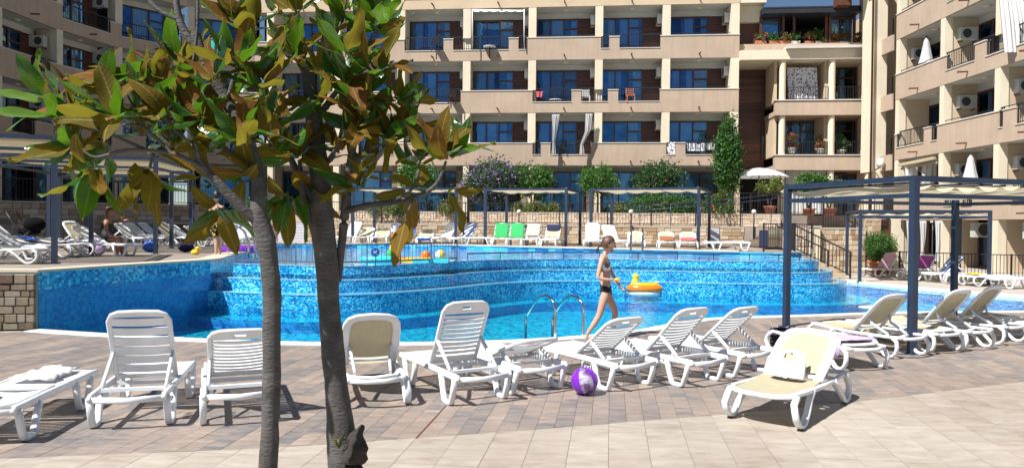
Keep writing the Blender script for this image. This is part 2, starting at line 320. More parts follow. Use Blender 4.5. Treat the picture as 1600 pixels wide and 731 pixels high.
def leafmat(name, top, bot, tt, tb):
    m, t, p = nodes(name); L = t.links.new; g = N(t, 'ShaderNodeNewGeometry'); oi = N(t, 'ShaderNodeObjectInfo')
    tr = ramp(t, top); br = ramp(t, bot); L(oi.outputs['Random'], tr.inputs[0]); L(oi.outputs['Random'], br.inputs[0])
    nz = N(t, 'ShaderNodeTexNoise'); nz.inputs['Scale'].default_value = 9; nz.inputs['Detail'].default_value = 5; tc = N(t, 'ShaderNodeTexCoord'); L(tc.outputs['Object'], nz.inputs[0])
    vr = ramp(t, [(.3, (.7, .7, .65)), (.7, (1.0, 1.0, 1.0))]); L(nz.outputs[0], vr.inputs[0])
    col = mixc(t, mixc(t, tr.outputs[0], br.outputs[0], g.outputs['Backfacing']), vr.outputs[0], .8, 'MULTIPLY'); L(col, p.inputs['Base Color'])
    sp_ = N(t, 'ShaderNodeSeparateXYZ'); L(tc.outputs['Object'], sp_.inputs[0]); ab = N(t, 'ShaderNodeMath', operation='ABSOLUTE'); L(sp_.outputs[1], ab.inputs[0])
    mr = N(t, 'ShaderNodeMapRange'); L(ab.outputs[0], mr.inputs[0]); mr.inputs[1].default_value = .006; mr.inputs[2].default_value = .02; mr.inputs[3].default_value = .55; mr.inputs[4].default_value = 0
    L(mixc(t, col, (.28, .26, .08), mr.outputs[0]), p.inputs['Base Color'])
    vs_ = N(t, 'ShaderNodeMath', operation='MULTIPLY_ADD'); L(ab.outputs[0], vs_.inputs[0]); vs_.inputs[1].default_value = -.7; L(sp_.outputs[0], vs_.inputs[2]); vm = N(t, 'ShaderNodeMath', operation='MULTIPLY'); L(vs_.outputs[0], vm.inputs[0]); vm.inputs[1].default_value = 75; vn = N(t, 'ShaderNodeMath', operation='SINE'); L(vm.outputs[0], vn.inputs[0])
    bu = N(t, 'ShaderNodeBump'); bu.inputs['Strength'].default_value = .10; bu.inputs['Distance'].default_value = .003; L(vn.outputs[0], bu.inputs['Height']); L(bu.outputs[0], p.inputs['Normal'])
    rg = N(t, 'ShaderNodeMapRange'); L(g.outputs['Backfacing'], rg.inputs[0]); rg.inputs[3].default_value = .2; rg.inputs[4].default_value = .7; L(rg.outputs[0], p.inputs['Roughness']); rs = N(t, 'ShaderNodeMapRange'); L(g.outputs['Backfacing'], rs.inputs[0]); rs.inputs[3].default_value = .9; rs.inputs[4].default_value = .12; L(rs.outputs[0], p.inputs['Specular IOR Level'])
    tl = N(t, 'ShaderNodeBsdfTranslucent'); L(mixc(t, tt, tb, g.outputs['Backfacing']), tl.inputs[0])
    mx = N(t, 'ShaderNodeMixShader'); mx.inputs[0].default_value = .34; L(p.outputs[0], mx.inputs[1]); L(tl.outputs[0], mx.inputs[2])
    L(mx.outputs[0], t.nodes['Material Output'].inputs[0]); return m
M['leaf'] = leafmat('magnolia_leaf', [(0, (.012, .055, .012)), (.6, (.022, .10, .016)), (1, (.05, .17, .02))], [(0, (.11, .085, .012)), (.45, (.15, .095, .014)), (.75, (.19, .08, .016)), (1, (.22, .09, .03))], (.12, .27, .01), (.29, .26, .025))
def folmat(name, stops, tcol, k=.25):
    return mat(name, stops, src='island', scale=2, rough=.55, wear=.2, trans=(k, tcol))
M['fol_green'] = folmat('shrub_leaves', [(0, (.02, .07, .012)), (.6, (.045, .14, .02)), (1, (.10, .22, .035))], (.12, .3, .02))
M['fol_dark'] = folmat('dark_shrub_leaves', [(0, (.012, .04, .012)), (1, (.05, .12, .025))], (.07, .2, .02))
M['fol_thuja'] = folmat('thuja_leaves', [(0, (.015, .06, .012)), (.6, (.035, .12, .018)), (1, (.08, .2, .03))], (.1, .25, .02))
M['fol_olive'] = folmat('olive_shrub_leaves', [(0, (.06, .09, .02)), (1, (.19, .22, .05))], (.25, .3, .04))
M['fl_purple'] = folmat('purple_flowers', [(0, (.16, .09, .3)), (1, (.42, .25, .6))], (.4, .2, .6))
M['fl_red'] = folmat('red_flowers', [(0, (.5, .03, .03)), (.5, (.6, .05, .15)), (1, (.75, .25, .1))], (.6, .1, .1))
M['terra'] = mat('terracotta', [(0, (.42, .14, .07)), (1, (.52, .2, .1))], rough=.8, wear=.2, wscale=5)
def cm(name, c, **k):
    M[name] = mat(name, c, **k); return M[name]
cm('blue_towel', (.03, .12, .5), rough=.9, bump=.3); cm('green_towel', (.03, .38, .11), rough=.9, bump=.3); cm('pink_towel', (.62, .36, .42), rough=.9, bump=.3)
cm('purple_towel', (.28, .05, .24), rough=.9, bump=.3); cm('lilac_towel', (.56, .42, .72), rough=.9, bump=.3); cm('navy_cloth', (.012, .014, .06), rough=.9)
cm('brown_towel', (.30, .11, .05), rough=.9); cm('red_towel', (.55, .1, .13), rough=.9); cm('yellow_rubber', (.85, .55, .02), rough=.35); cm('orange_vinyl', (.85, .2, .015), rough=.25)
cm('yellow_vinyl', (.85, .55, .01), rough=.25); cm('cyan_vinyl', (.05, .55, .6), rough=.25); cm('purple_vinyl', (.2, .02, .5), rough=.2); cm('red_vinyl', (.6, .02, .03), rough=.25)
cm('skin', [(0, (.50, .30, .21)), (1, (.58, .36, .26))], scale=4, rough=.5); cm('hair', (.09, .04, .02), rough=.5); cm('dark_hair', (.015, .01, .01), rough=.5); cm('black_cloth', (.012, .012, .015), rough=.7)
cm('tan_skin', [(0, (.30, .14, .08)), (1, (.36, .17, .1))], rough=.5); cm('chrome', (.6, .6, .62), rough=.12, metal=1); cm('bag', (.75, .7, .62), rough=.8); cm('teal_cloth', (.01, .16, .28), rough=.7)
cm('grey_towel', (.4, .4, .38), rough=.9); cm('sign_blue', (.01, .07, .28), rough=.4); cm('board_white', (.68, .68, .74), rough=.5); cm('board_navy', (.04, .05, .12), rough=.5); cm('lamp_globe', (.7, .7, .66), rough=.3)
cm('umbrella_white', (.72, .71, .72), rough=.9, trans=(.3, (.6, .6, .6))); cm('pram_cloth', (.005, .005, .006), rough=.95, spec=.1); cm('roof_metal', (.02, .022, .028), rough=.5); cm('rub', (.05, .045, .04), rough=.8)
def striped(name, a, b, sc, axis=0, thr=.5):
    m, t, p = nodes(name); L = t.links.new; tc = N(t, 'ShaderNodeTexCoord'); s = N(t, 'ShaderNodeSeparateXYZ'); L(tc.outputs['Object'], s.inputs[0])
    q = N(t, 'ShaderNodeMath', operation='MULTIPLY'); q.inputs[1].default_value = sc; L(s.outputs[axis], q.inputs[0]); fr = N(t, 'ShaderNodeMath', operation='FRACT'); L(q.outputs[0], fr.inputs[0])
    g = N(t, 'ShaderNodeMath', operation='GREATER_THAN'); g.inputs[1].default_value = thr; L(fr.outputs[0], g.inputs[0]); L(mixc(t, a, b, g.outputs[0]), p.inputs['Base Color']); p.inputs['Roughness'].default_value = .85; M[name] = m; return m
striped('stripe_towel', (.7, .72, .75), (.02, .09, .4), 8, 1); striped('print_lines', (.66, .66, .7), (.25, .25, .3), 16, 2, .62)
def spotted(name, a, b, sc, thr):
    m, t, p = nodes(name); L = t.links.new; tc = N(t, 'ShaderNodeTexCoord'); v = N(t, 'ShaderNodeTexVoronoi'); v.inputs['Scale'].default_value = sc; L(tc.outputs['Object'], v.inputs[0])
    g = N(t, 'ShaderNodeMath', operation='LESS_THAN'); g.inputs[1].default_value = thr; L(v.outputs[0], g.inputs[0]); L(mixc(t, a, b, g.outputs[0]), p.inputs['Base Color']); p.inputs['Roughness'].default_value = .8; M[name] = m; return m
spotted('polka', (.012, .012, .015), (.75, .55, .03), 16, .38); spotted('navy_print', (.01, .012, .05), (.5, .5, .6), 26, .3); spotted('flower_curtain', (.66, .66, .68), (.16, .15, .25), 7, .38); spotted('white_print', (.75, .75, .75), (.1, .1, .13), 9, .42)
# ------------------------------------------------------------------ ground, pool basins, decks
NEAR = [(-30, 9.6), (-12, 10.7), (-9, 11.15), (-7.25, 11.3), (-5.6, 10.82), (-3.6, 10.38), (-1.8, 10.33), (-.2, 10.6), (.9, 11.05), (1.5, 11.4), (2.03, 11.8), (2.86, 12.7), (3.74, 13.45), (5.58, 14.0), (7.6, 14.6), (10.4, 15.0), (14, 15.4), (16, 15.6), (40, 16)]
BND = [(-30, 3), (-6, 4.9), (-3.59, 5.2), (-1.87, 5.48), (-1.1, 5.68), (.14, 6.04), (1.45, 6.45), (2.0, 6.62), (3.56, 7.22), (5.6, 8.1), (9, 9.9), (30, 22)]
def pl(c, x):
    for (x0, y0), (x1, y1) in zip(c, c[1:]):
        if x <= x1: return y0 + (y1 - y0) * (x - x0) / (x1 - x0)
    return c[-1][1]
def smooth_line(pts, n=6):        # catmull-rom
    out = []
    for i in range(len(pts) - 1):
        p0 = pts[max(i - 1, 0)]; p1 = pts[i]; p2 = pts[i + 1]; p3 = pts[min(i + 2, len(pts) - 1)]
        for k in range(n):
            t = k / n
            out.append(tuple(.5 * ((2 * b) + (-a + c) * t + (2 * a - 5 * b + 4 * c - d) * t * t + (-a + 3 * b - 3 * c + d) * t ** 3) for a, b, c, d in zip(p0, p1, p2, p3)))
    out.append(tuple(pts[-1])); return out
def offset(pl_, d):               # to the left of travel
    out = []
    for i, p in enumerate(pl_):
        a = Vector(pl_[max(i - 1, 0)]); b = Vector(pl_[min(i + 1, len(pl_) - 1)]); t = (b - a).normalized()
        out.append((p[0] - t.y * d, p[1] + t.x * d))
    return out
nearc = smooth_line(NEAR[3:17], 5)
FAR = [(9.0, 23.6), (10.25, 23.4), (11.4, 20.4), (12.75, 18.4), (14.4, 16.9), (16, 15.6)]
farc = smooth_line(FAR, 5)
g = MB(); g.box(-400, 400, -300, 900, -3, -1.5); structure(g, 'ground', mat('dry_ground', [(0, (.12, .1, .06)), (1, (.2, .17, .11))], rough=.9))
g = MB(); g.box(-9, 18, 9.5, 28, -1.45, -.42); structure(g, 'pool_floor', M['poolfloor'])
# lower deck, walls of the basin are its sides
out = [(-30, -12), (40, -12), (40, 34), (9.0, 34)] + farc + nearc[::-1] + [(-9, 11.15), (-12, 10.7), (-30, 9.6)]
g = MB(); g.prism(out, -1.4, -.012, 0, 1); deck = structure(g, 'lower_deck', [M['grout'], M['mosaic_wall']])
g = MB(); g.box(-8.5, 17, 10, 26, -.3, -.06)
g.f = g.f[1:2]; g.m = g.m[1:2]; g.sm = g.sm[1:2]; structure(g, 'pool_water', M['water'])
def edge_strip(name, line, wd, z0, z1, m, side=1):
    g = MB(); o = offset(line, wd * side); n = len(line)
    for i in range(n - 1):
        a, b, c, d = line[i], line[i + 1], o[i + 1], o[i]
        if side < 0: a, b, c, d = d, c, b, a
        g.hexa([(*a, z0), (*b, z0), (*c, z0), (*d, z0), (*a, z1), (*b, z1), (*c, z1), (*d, z1)])
    return structure(g, name, m)
edge_strip('pool_coping', offset(nearc, .02), .26, -.14, .012, M['rim'], -1)
edge_strip('pool_coping', offset(farc, -.02), .26, -.14, .012, M['rim'], 1)
# tiles
DV = Vector((math.sin(R(7.6)), math.cos(R(7.6)))); EV = Vector((DV.y, -DV.x)); T0 = gr(650, 684).xy
def clip(poly, P, Nn):
    out = []
    for i in range(len(poly)):
        a, b = poly[i], poly[(i + 1) % len(poly)]; da, db = (a - P).dot(Nn), (b - P).dot(Nn)
        if da >= 0: out.append(a)
        if (da >= 0) != (db >= 0): out.append(a + (b - a) * (da / (da - db)))
    return out
def clipcurve(poly, c, keep_below, margin=0):
    xs = [p.x for p in poly]; x0, x1 = min(xs) - .02, max(xs) + .02
    a = Vector((x0, pl(c, x0))); b = Vector((x1, pl(c, x1))); t = (b - a).normalized(); n = Vector((-t.y, t.x))
    if keep_below: return clip(poly, a - n * margin, -n)
    return clip(poly, a + n * margin, n)
def tiles(w_, l_, clips, mo, mi, y0, y1, stagger, gap=.003):
    cand = []
    for i in range(-140, 160):
        for j in range(-20, 40):
            off = ((i * stagger) % 1.0) * l_
            a0 = i * w_ + gap / 2; b0 = j * l_ + off + gap / 2
            P = [T0 + EV * a + DV * b for a, b in ((a0, b0), (a0 + w_ - gap, b0), (a0 + w_ - gap, b0 + l_ - gap), (a0, b0 + l_ - gap))]
            c = sum(P, Vector((0, 0))) / 4
            if c.y < .5 or c.y > y1 or abs(c.x) > c.y * .95 + 2.5: continue
            vis = c.y > y0 and abs(c.x) < c.y * .74 + .4
            Q = P
            for cc, kb, mg in clips:
                Q = clipcurve(Q, cc, kb, mg)
                if len(Q) < 3: break
            if len(Q) < 3: continue
            cand.append((c.length + (0 if vis else 1000), c, Q, len(Q) == 4 and all((q - p).length < 1e-6 for p, q in zip(P, Q))))
    cand.sort(key=lambda q: q[0]); shared = None; rest = MB()
    for k, (_, c, Q, whole) in enumerate(cand):
        if k < 300 and _ < 1000:
            dz = rnd.uniform(-.0012, .0012)
            if whole and shared:
                o = bpy.data.objects.new('tile', shared); C.objects.link(o)
            else:
                loc = [(q - c) for q in Q]; b = MB(); b.prism([(p.x, p.y) for p in loc], -.012, 0); o = b.build('tile', mo)
                if whole: shared = o.data
            o.location = (c.x, c.y, dz); o.parent = deck
        else:
            rest.prism([(q.x, q.y) for q in Q], -.012, rnd.uniform(-.0012, .0012))
    if rest.f: rest.build('tiling', mi, deck, kind='stuff')
tiles(.3, .6, [(BND, True, .002)], M['light_o'], M['light_i'], 4.6, 10.5, 0.0)
tiles(.15, .6, [(BND, False, .002), (NEAR, True, .225)], M['dark_o'], M['dark_i'], 4.6, 15.2, .5)
g = MB(); a = gr(650, 684, .002); b = gr(697, 633, .002); g.bar(a, b, .012, .003); g.build('expansion_joint', M['rust'], deck)
# cascade
CB = [(-6.12, 15.02), (-4.9, 14.62), (-3.8, 14.42), (-2.6, 14.85), (-1.4, 16.05), (-.5, 17.35), (.6, 18.2), (1.7, 18.5), (3.2, 18.45), (4.75, 18.2), (6.3, 18.05), (7.6, 18.2), (8.45, 18.75), (8.85, 19.7), (8.75, 21), (8.35, 22.6)]
cb = smooth_line(CB, 5); TOP = .78
for k in range(3):
    o = offset(cb, .34 * k); g = MB(); z0 = (-1.4, .26, .52)[k]; z1 = (.26, .52, .60)[k]
    g.prism(o + [(8, 27.5), (-9, 27.5), (-9, 15)], z0, z1, 1, 0); structure(g, 'cascade_step', [M['mosaic'], M['tread']])
o = offset(cb, .68); edge_strip('cascade_rim', o, .16, .5, TOP, [M['mosaic'],], 1)
edge_strip('cascade_rim', offset(o, -.012), .19, TOP, TOP + .012, M['tread'], 1)
for k in (1, 2): edge_strip('tread_edge', offset(cb, .34 * (k - 1) - .01), .05, .26 * k - .01, .26 * k + .006, M['tread'], 1)
o = offset(cb, -.55); g = MB(); g.prism(o + [(8, 27.5), (-9, 27.5), (-9, 15)], -1.4, -.2, 1, 0); structure(g, 'submerged_step', [M['mosaic_wall'], M['poolfloor']])
g = MB(); g.prism(offset(cb, .72) + [(8, 27.5), (-9, 27.5), (-9, 15.2)], None, TOP - .008); structure(g, 'upper_pool_water', M['water_up'])
UD = .87
left_edge = [(-30, 9.7), (-12, 10.8), (-9, 11.25), (-7.3, 11.4), (-6.75, 13.2), (-6.15, 15.08), (-6.42, 16.6), (-6.75, 18.2), (-6.75, 19.2), (-7.4, 20.5), (-8.2, 22), (-8.6, 24), (-8.0, 26.2), (-6, 26.9), (-2, 26.8), (0, 25.9), (3, 24.4), (5.6, 23.3), (7.0, 22.8), (7.9, 22.55), (8.35, 22.5), (9.1, 23.2), (9.1, 34), (-30, 34)]
M['deckfar'] = mat('upper_deck_tile', [(0, (.20, .17, .15)), (.5, (.30, .25, .21)), (1, (.40, .34, .28))], scale=2.5, stretch=(.5, 3, 1), rough=.6, wear=.2)
g = MB(); g.prism(left_edge, -1.35, UD, 0, 1); updeck = structure(g, 'upper_deck', [M['deckfar'], M['mosaic_wall']])
line = left_edge[0:20]
sl_ = smooth_line(left_edge[3:19], 4)
edge_strip('deck_coping', offset([*left_edge[0:3], *sl_], -.05), .42, UD + .002, UD + .04, M['stonecoping'], 1)
# light blue waterline band on the tall wall
# ------------------------------------------------------------------ stone walls
def chamfer_unit():
    g = MB(); c = .42; o = .5; y = -.5
    g.v = [(-o, .5, -o), (o, .5, -o), (o, .5, o), (-o, .5, o), (-o, -.3, -o), (o, -.3, -o), (o, -.3, o), (-o, -.3, o), (-c * 1.08, y, -c), (c * 1.08, y, -c), (c * 1.08, y, c), (-c * 1.08, y, c)]
    g.f = [(8, 9, 10, 11), (4, 5, 9, 8), (5, 6, 10, 9), (6, 7, 11, 10), (7, 4, 8, 11), (0, 1, 5, 4), (1, 2, 6, 5), (2, 3, 7, 6), (3, 0, 4, 7)]
    g.m = [0] * 9; g.sm = [False] * 9; return g
def stones(parent, A, B, z0, z1, h, l, mo, mi, name='stone', limit=300, top=None, seed=1, top2=None):
    r_ = random.Random(seed); A = Vector(A); B = Vector(B); L = (B - A).length; u = (B - A) / L; n = Vector((u.y, -u.x)); ang = math.atan2(u.y, u.x)
    P = []; z = z0; 
    while z < z1 - .02:
        hh = min(h * r_.uniform(.85, 1.2), z1 - z)
        if z1 - z - hh < h * .4: hh = z1 - z
        s = -r_.uniform(0, l)
        while s < L:
            ll = l * r_.uniform(.6, 1.45); a = max(s, 0); b = min(s + ll, L)
            if b - a > .04: P.append(((a + b) / 2, z + hh / 2, b - a - .007, hh - .007, r_.uniform(0, .02)))
            s += ll
        z += hh
    P.sort(key=lambda p: abs((A + u * p[0]).x / (A + u * p[0]).y)); 
    g0 = chamfer_unit(); me = None; rest = MB()
    for k, (s, zc, ll, hh, pr) in enumerate(P):
        c = A + u * s + n * (pr - .02)
        if k < limit:
            if me is None: o = g0.build(name, mo); me = o.data
            else: o = bpy.data.objects.new(name, me); C.objects.link(o)
            Mw = Matrix.Translation((c.x, c.y, zc)) @ Matrix.Rotation(ang, 4, 'Z') @ Matrix.Diagonal((ll, .1, hh, 1))
            par = TM.get(parent.name, Matrix.Identity(4)); o.parent = parent; o.matrix_local = par.inverted() @ Mw
        else:
            b0 = len(rest.v)
            for v in g0.v:
                q = c + u * (v[0] * ll) - n * (v[1] * .1); rest.v.append((q.x, q.y, zc + v[2] * hh))
            for f in g0.f: rest.f.append(tuple(b0 + i for i in f)); rest.m.append(0); rest.sm.append(False)
    if rest.f: rest.build('stonework', mi, parent, kind='stuff')
def wall(label, A, B, z0, z1, th, h, l, mo, mi, cap=None, limit=300, seed=1, cat='wall', name='stone_wall', pn='stone'):
    A = Vector(A); B = Vector(B); u = (B - A).normalized(); n = Vector((-u.y, u.x))
    t = thing(name, label, cat, (*((A + B) / 2), z0))
    g = MB(); a2 = A + n * .03; b2 = B + n * .03; c2 = B + n * th; d2 = A + n * th
    g.hexa([(*a2, z0), (*b2, z0), (*c2, z0), (*d2, z0), (*a2, z1 - .01), (*b2, z1 - .01), (*c2, z1 - .01), (*d2, z1 - .01)]); g.build('core', M['joint'], t)
    stones(t, A, B, z0 + .005, z1 - .01, h, l, mo, mi, pn, limit, seed=seed)
    if cap:
        g = MB(); q = n * -.05; a, b, c, d = A + q, B + q, B + n * (th + .03), A + n * (th + .03)
        g.hexa([(*a, z1), (*b, z1), (*c, z1), (*d, z1), (*a, z1 + cap), (*b, z1 + cap), (*c, z1 + cap), (*d, z1 + cap)]); g.build('coping', M['stonecoping'], t)
    return t
T1, T2 = 1.63, 2.22
LWa, LWb = (-9.0, 32.3), (9.55, 30.4)
wall('low brown stone wall at the lower left corner carrying the raised deck', (-13, 10.42), (-7.28, 11.28), 0, UD - .01, .1, .115, .19, M['grey_o'], M['grey_o'], limit=200, seed=3)
wall('long low tan stone wall behind the loungers across the upper pool', LWa, LWb, UD, T1 - .06, .3, .13, .33, M['stone_o'], M['stone_i'], cap=.06, limit=300, seed=4, pn='stone')
UWa, UWb = (-13.5, 36.2), (12.2, 33.6)
wall('pale brick terrace wall in sun behind the black railing', UWa, UWb, T1, T2 - .05, .3, .11, .3, M['pale_o'], M['pale_i'], cap=.05, seed=5, pn='brick')
wall('dark stone retaining wall in shade under the left building', (-22, 27.5), (-13.5, 34.6), UD, 2.35, .3, .2, .5, M['stone_o'], M['stone_i'], cap=.06, seed=6)
wall('dark low stone wall with long courses behind the left loungers', (-16.5, 30.5), (-9.0, 32.3), UD, 1.55, .3, .09, 1.2, M['grey_o'], M['grey_o'], cap=.05, seed=8)
wall('tan stone wall right of the steps below the upper railing', (11.35, 27.2), (13.0, 27.2), 0, T1 - .05, .4, .2, .24, M['stone_o'], M['stone_i'], cap=.05, seed=9)
wall('tall stone wall beside the potted round bush', (13.0, 27.3), (13.62, 27.3), 0, 2.0, .4, .2, .24, M['stone_o'], M['stone_i'], seed=10)
g = MB(); g.prism([(-30, 32), (-9, 32.32), (9.5, 30.42), (11.3, 29.3), (11.36, 27.3), (14.15, 27.5), (18.19, 35.4), (18.19, 60), (-30, 60)], -1, T1 - .004, 0, 0); structure(g, 'lower_terrace', M['deckfar'])
g = MB(); g.prism([(-30, 30), (-22, 27.7), (-13.6, 34.8), (-13.5, 36.25), (12.2, 33.65), (13, 36), (18.3, 36), (18.3, 60), (-30, 60)], T1 - .1, T2 - .004); structure(g, 'upper_terrace', M['deckfar'])
# stairs between deck and terrace, right end
st = thing('terrace_stairs', 'stepped stone stair, side shade put into its dark colour, climbing right beside the upper pool railing', 'stairs', (9.6, 30, UD))
for k in range(6):
    g = MB(); g.box(9.55 + k * .16, 10.6, 28.6, 30.2, UD + k * .126 + .001, UD + (k + 1) * .126); g.build('step', [M['grey_o'], M['grey_o']], st)  # dark brown stone puts the shade of the stepped side into the colour
wall('pale brick wall with a notice board behind the right poolside railing', (10.45, 28.5), (11.3, 28.4), UD - .9, T1 - .02, .5, .12, .3, M['pale_o'], M['pale_i'], seed=12, pn='brick')
pl_ = thing('gate_pillar', 'narrow white pillar at the corner of the tan stone wall', 'pillar', (11.12, 27.0, UD))
g = MB(); g.box(10.98, 11.24, 26.95, 27.3, UD - .9, T1 + .02); g.build('shaft', M['cream'], pl_); g = MB(); g.box(10.95, 11.27, 26.92, 27.33, T1 + .02, T1 + .07); g.build('cap', M['coping'], pl_)
st = thing('deck_steps', 'stone steps descending right from the upper deck to the lower deck', 'stairs', (9.9, 24.6, 0))
for k in range(5):
    g = MB(); g.box(9.05 + .38 * (4 - k) - .02, 9.12 + .38 * (5 - k), 24.0, 25.8, 0, .85 - .165 * (k if k else 0) - 0.02 * 0 - (0 if k else 0)) if False else g.box(9.1, 9.5 + .34 * (4 - k), 24.0, 25.8, .165 * k + .001, .165 * (k + 1)); g.build('step', M['stone_i'], st)
# ------------------------------------------------------------------ fences
def fence(label, pts, h, every=.11, post=1.6, name='railing', two=True, pw=.045, group=None, m=None, rot=None, kindbar='picket_row', tk=.014):
    m = m or M["iron"]; pts = [Vector(p) for p in pts]; pts = [p for i, p in enumerate(pts) if i == 0 or (p - pts[i - 1]).length > .01]
    t = thing(name, label, 'railing', tuple(pts[0]), 0, group)
    rails = MB(); pk = MB()
    for a, b in zip(pts, pts[1:]):
        L = (b - a).length; U = (b - a) / L; zz = Vector((0, 0, 1))
        for zt in ((h, .08) if two else (h,)): rails.bar(a + zz * zt, b + zz * zt, .03, .03)
        n = max(1, round(L / post)); 
        for i in range(n + 1):
            if i == 0 and a != pts[0]: continue
            p = a + U * (L * i / n); g = MB(); g.box(p.x - pw / 2, p.x + pw / 2, p.y - pw / 2, p.y + pw / 2, p.z, p.z + h + .03); g.build('post', m, t)
        if every:
            k = int(L / every)
            for i in range(1, k):
                p = a + U * (L * i / k); q = tk / 2; pk.box(p.x - q, p.x + q, p.y - q, p.y + q, p.z + .085, p.z + h - .015)
    rails.build('rail', m, t)
    if pk.f: pk.build(kindbar, m, t)
    return t
fl = [(*LWa, T1), (-4, 31.82, T1), (0, 31.41, T1), (4, 31.0, T1), (9.4, 30.45, T1)]
fence('long black railing on top of the low stone wall across the pool', fl, .92, .125, 1.75)
fence('black railing left on the dark wall behind shaded loungers', [(-22, 27.6, 2.41), (-13.6, 34.7, 2.41)], .9, .13, 2)
fence('black railing beside the upper pool in front of the stair', [(7.9, 23.2, UD), (9.15, 23.9, UD), (10.0, 26.6, UD), (10.9, 26.9, UD)], .88, .1, 1.1)
fence('black railing on the tan stone wall right of the pillar', [(11.5, 27.35, T1), (13.9, 27.4, T1)], .92, .1, 1.2)
fence('black railing along the upper terrace edge below the plumeria', [(9.6, 33.9, T2), (12.2, 33.7, T2), (16.5, 34.0, T2)], .95, .12, 1.3)
for k, (yy, lb) in enumerate(((24.0, 'nearer sloping black handrail of the deck steps'), (25.7, 'farther sloping black handrail of the deck steps against the stone wall'))):
    A = Vector((9.15, yy, .87)); B = Vector((11.0, yy, 0)); t = thing('handrail', lb, 'railing', tuple(A)); g = MB(); q = MB()
    g.bar(A + Vector((0, 0, .85)), B + Vector((0, 0, .85)), .04, .04); g.bar(A + Vector((0, 0, .12)), B + Vector((0, 0, .12)), .03, .03)
    for i in range(17):
        p = A.lerp(B, i / 16); q.box(p.x - .008, p.x + .008, p.y - .008, p.y + .008, p.z + (0 if i in (0, 16) else .1), p.z + .85)
    g.build('rail', M['iron'], t); q.build('picket_row', M['iron'], t)
    g = MB(); g.box(B.x - .025, B.x + .025, B.y - .025, B.y + .025, 0, .87); g.build('post', M['iron'], t)
fence('black railing on the ground behind the far right loungers', [(13.75, 26.2, 0), (15.2, 25.2, 0), (17.6, 23.3, 0), (18.1, 20, 0)], .8, .1, 1.5)
# ramp handrails on the terrace
t = thing('ramp_handrail', 'thin double steel handrail rising right along the upper terrace ramp', 'handrail', (4.6, 33, T1)); g = MB()
for dz in (0, .22): g.tube([at(985, 331 - dz * 30, 33), at(1080, 322 - dz * 30, 33), at(1160, 316 - dz * 30, 32.8), at(1232, 308 - dz * 30, 32.6)], .018, 6)
g.build('rail', M['steelblue'], t)
for px_ in (1000, 1048, 1095, 1160, 1205):
    p = at(px_, 320, 33); g = MB(); g.tube([(p.x, p.y, T1), (p.x, p.y, p.z + .02)], .018, 6); g.build('post', M['steelblue'], t)
# rim barrier fence with round sign
rimc = offset(cb, .76)
rpts = [p for p in rimc if -6.0 < p[0] < -1.25]
fence('low blue grey mesh fence on the rim between the children\'s pool and the cascade', [(p[0], p[1], TOP) for p in rpts[::3]] + [(rpts[-1][0], rpts[-1][1], TOP)], .44, .105, 1.1, 'pool_fence', m=M['fence_grey'], pw=.025, tk=.011)
rp2 = [p for p in rimc if p[0] > -1.2 and p[0] < 8 and p[1] < 19.6]
fence('very low dark rail running along the right rim of the upper pool', [(p[0], p[1], TOP) for p in rp2[::3]], .17, 0, 1.15, 'rim_rail', two=False, m=M['steelblue'], pw=.02)
p = at(587, 394, 15.25); t = thing('pool_sign', 'small round blue no diving sign on the low pool fence', 'sign', (p.x, p.y - .03, TOP))
def disc(g, c, r_, y0, y1, m=0, n=24, rin=0):
    a = [(c[0] + r_ * math.cos(2 * math.pi * i / n), c[2] + r_ * math.sin(2 * math.pi * i / n)) for i in range(n)]
    if rin:
        b = [(c[0] + rin * math.cos(2 * math.pi * i / n), c[2] + rin * math.sin(2 * math.pi * i / n)) for i in range(n)]
        for i in range(n):
            j = (i + 1) % n; g.face([(*([a[i][0]]), y0, a[i][1]), (a[j][0], y0, a[j][1]), (b[j][0], y0, b[j][1]), (b[i][0], y0, b[i][1])], m)
    else: g.face([(x, y0, z) for x, z in a], m)
    for i in range(n):
        j = (i + 1) % n; g.face([(a[i][0], y1, a[i][1]), (a[j][0], y1, a[j][1]), (a[j][0], y0, a[j][1]), (a[i][0], y0, a[i][1])], m)
cz = p.z; g = MB(); disc(g, (p.x, 0, cz), .088, p.y - .05, p.y - .035); g.build('plate', M['steelblue'], t)
g = MB(); disc(g, (p.x, 0, cz), .077, p.y - .056, p.y - .05); g.build('face', M['sign_blue'], t)
g = MB(); g.sweep([(p.x - .03, p.y - .06, cz - .03), (p.x - .02, p.y - .06, cz + .005), (p.x + .01, p.y - .06, cz + .0), (p.x + .035, p.y - .06, cz + .035)], .014, .006, n=6, ref=(0, 1, 0)); g.bar((p.x - .055, p.y - .059, cz + .055), (p.x + .055, p.y - .059, cz - .055), .006, .004); g.build('pictogram', M['board_white'], t)
g = MB(); g.box(p.x - .008, p.x + .008, p.y - .035, p.y - .02, TOP, cz); g.build('stem', M['steelblue'], t)
# ------------------------------------------------------------------ facades
ZS = [4.85, 7.7, 10.55, 13.4]; PH = 1.18; SILL = .55
class Fr:
    def __init__(s, O, u, zo=0): s.O = Vector(O); s.u = Vector(u).normalized(); s.n = Vector((-s.u.y, s.u.x)); s.zo = zo
    def P(s, a, t, z): q = s.O + s.u * a + s.n * t; return (q.x, q.y, z + s.zo)
    def box(s, g, a0, a1, t0, t1, z0, z1, m=0):
        g.hexa([s.P(a0, t0, z0), s.P(a1, t0, z0), s.P(a1, t1, z0), s.P(a0, t1, z0), s.P(a0, t0, z1), s.P(a1, t0, z1), s.P(a1, t1, z1), s.P(a0, t1, z1)], m)
    def s_of(s, px, py=250, t=0):       # where the ray of a pixel meets the facade plane
        d = ray(px, py); e = Vector((0, 0, EYE)); O = s.O + s.n * t; k = (O - e.xy).dot(s.n) / d.xy.dot(s.n); h = e + d * k
        return (h.xy - s.O).dot(s.u)
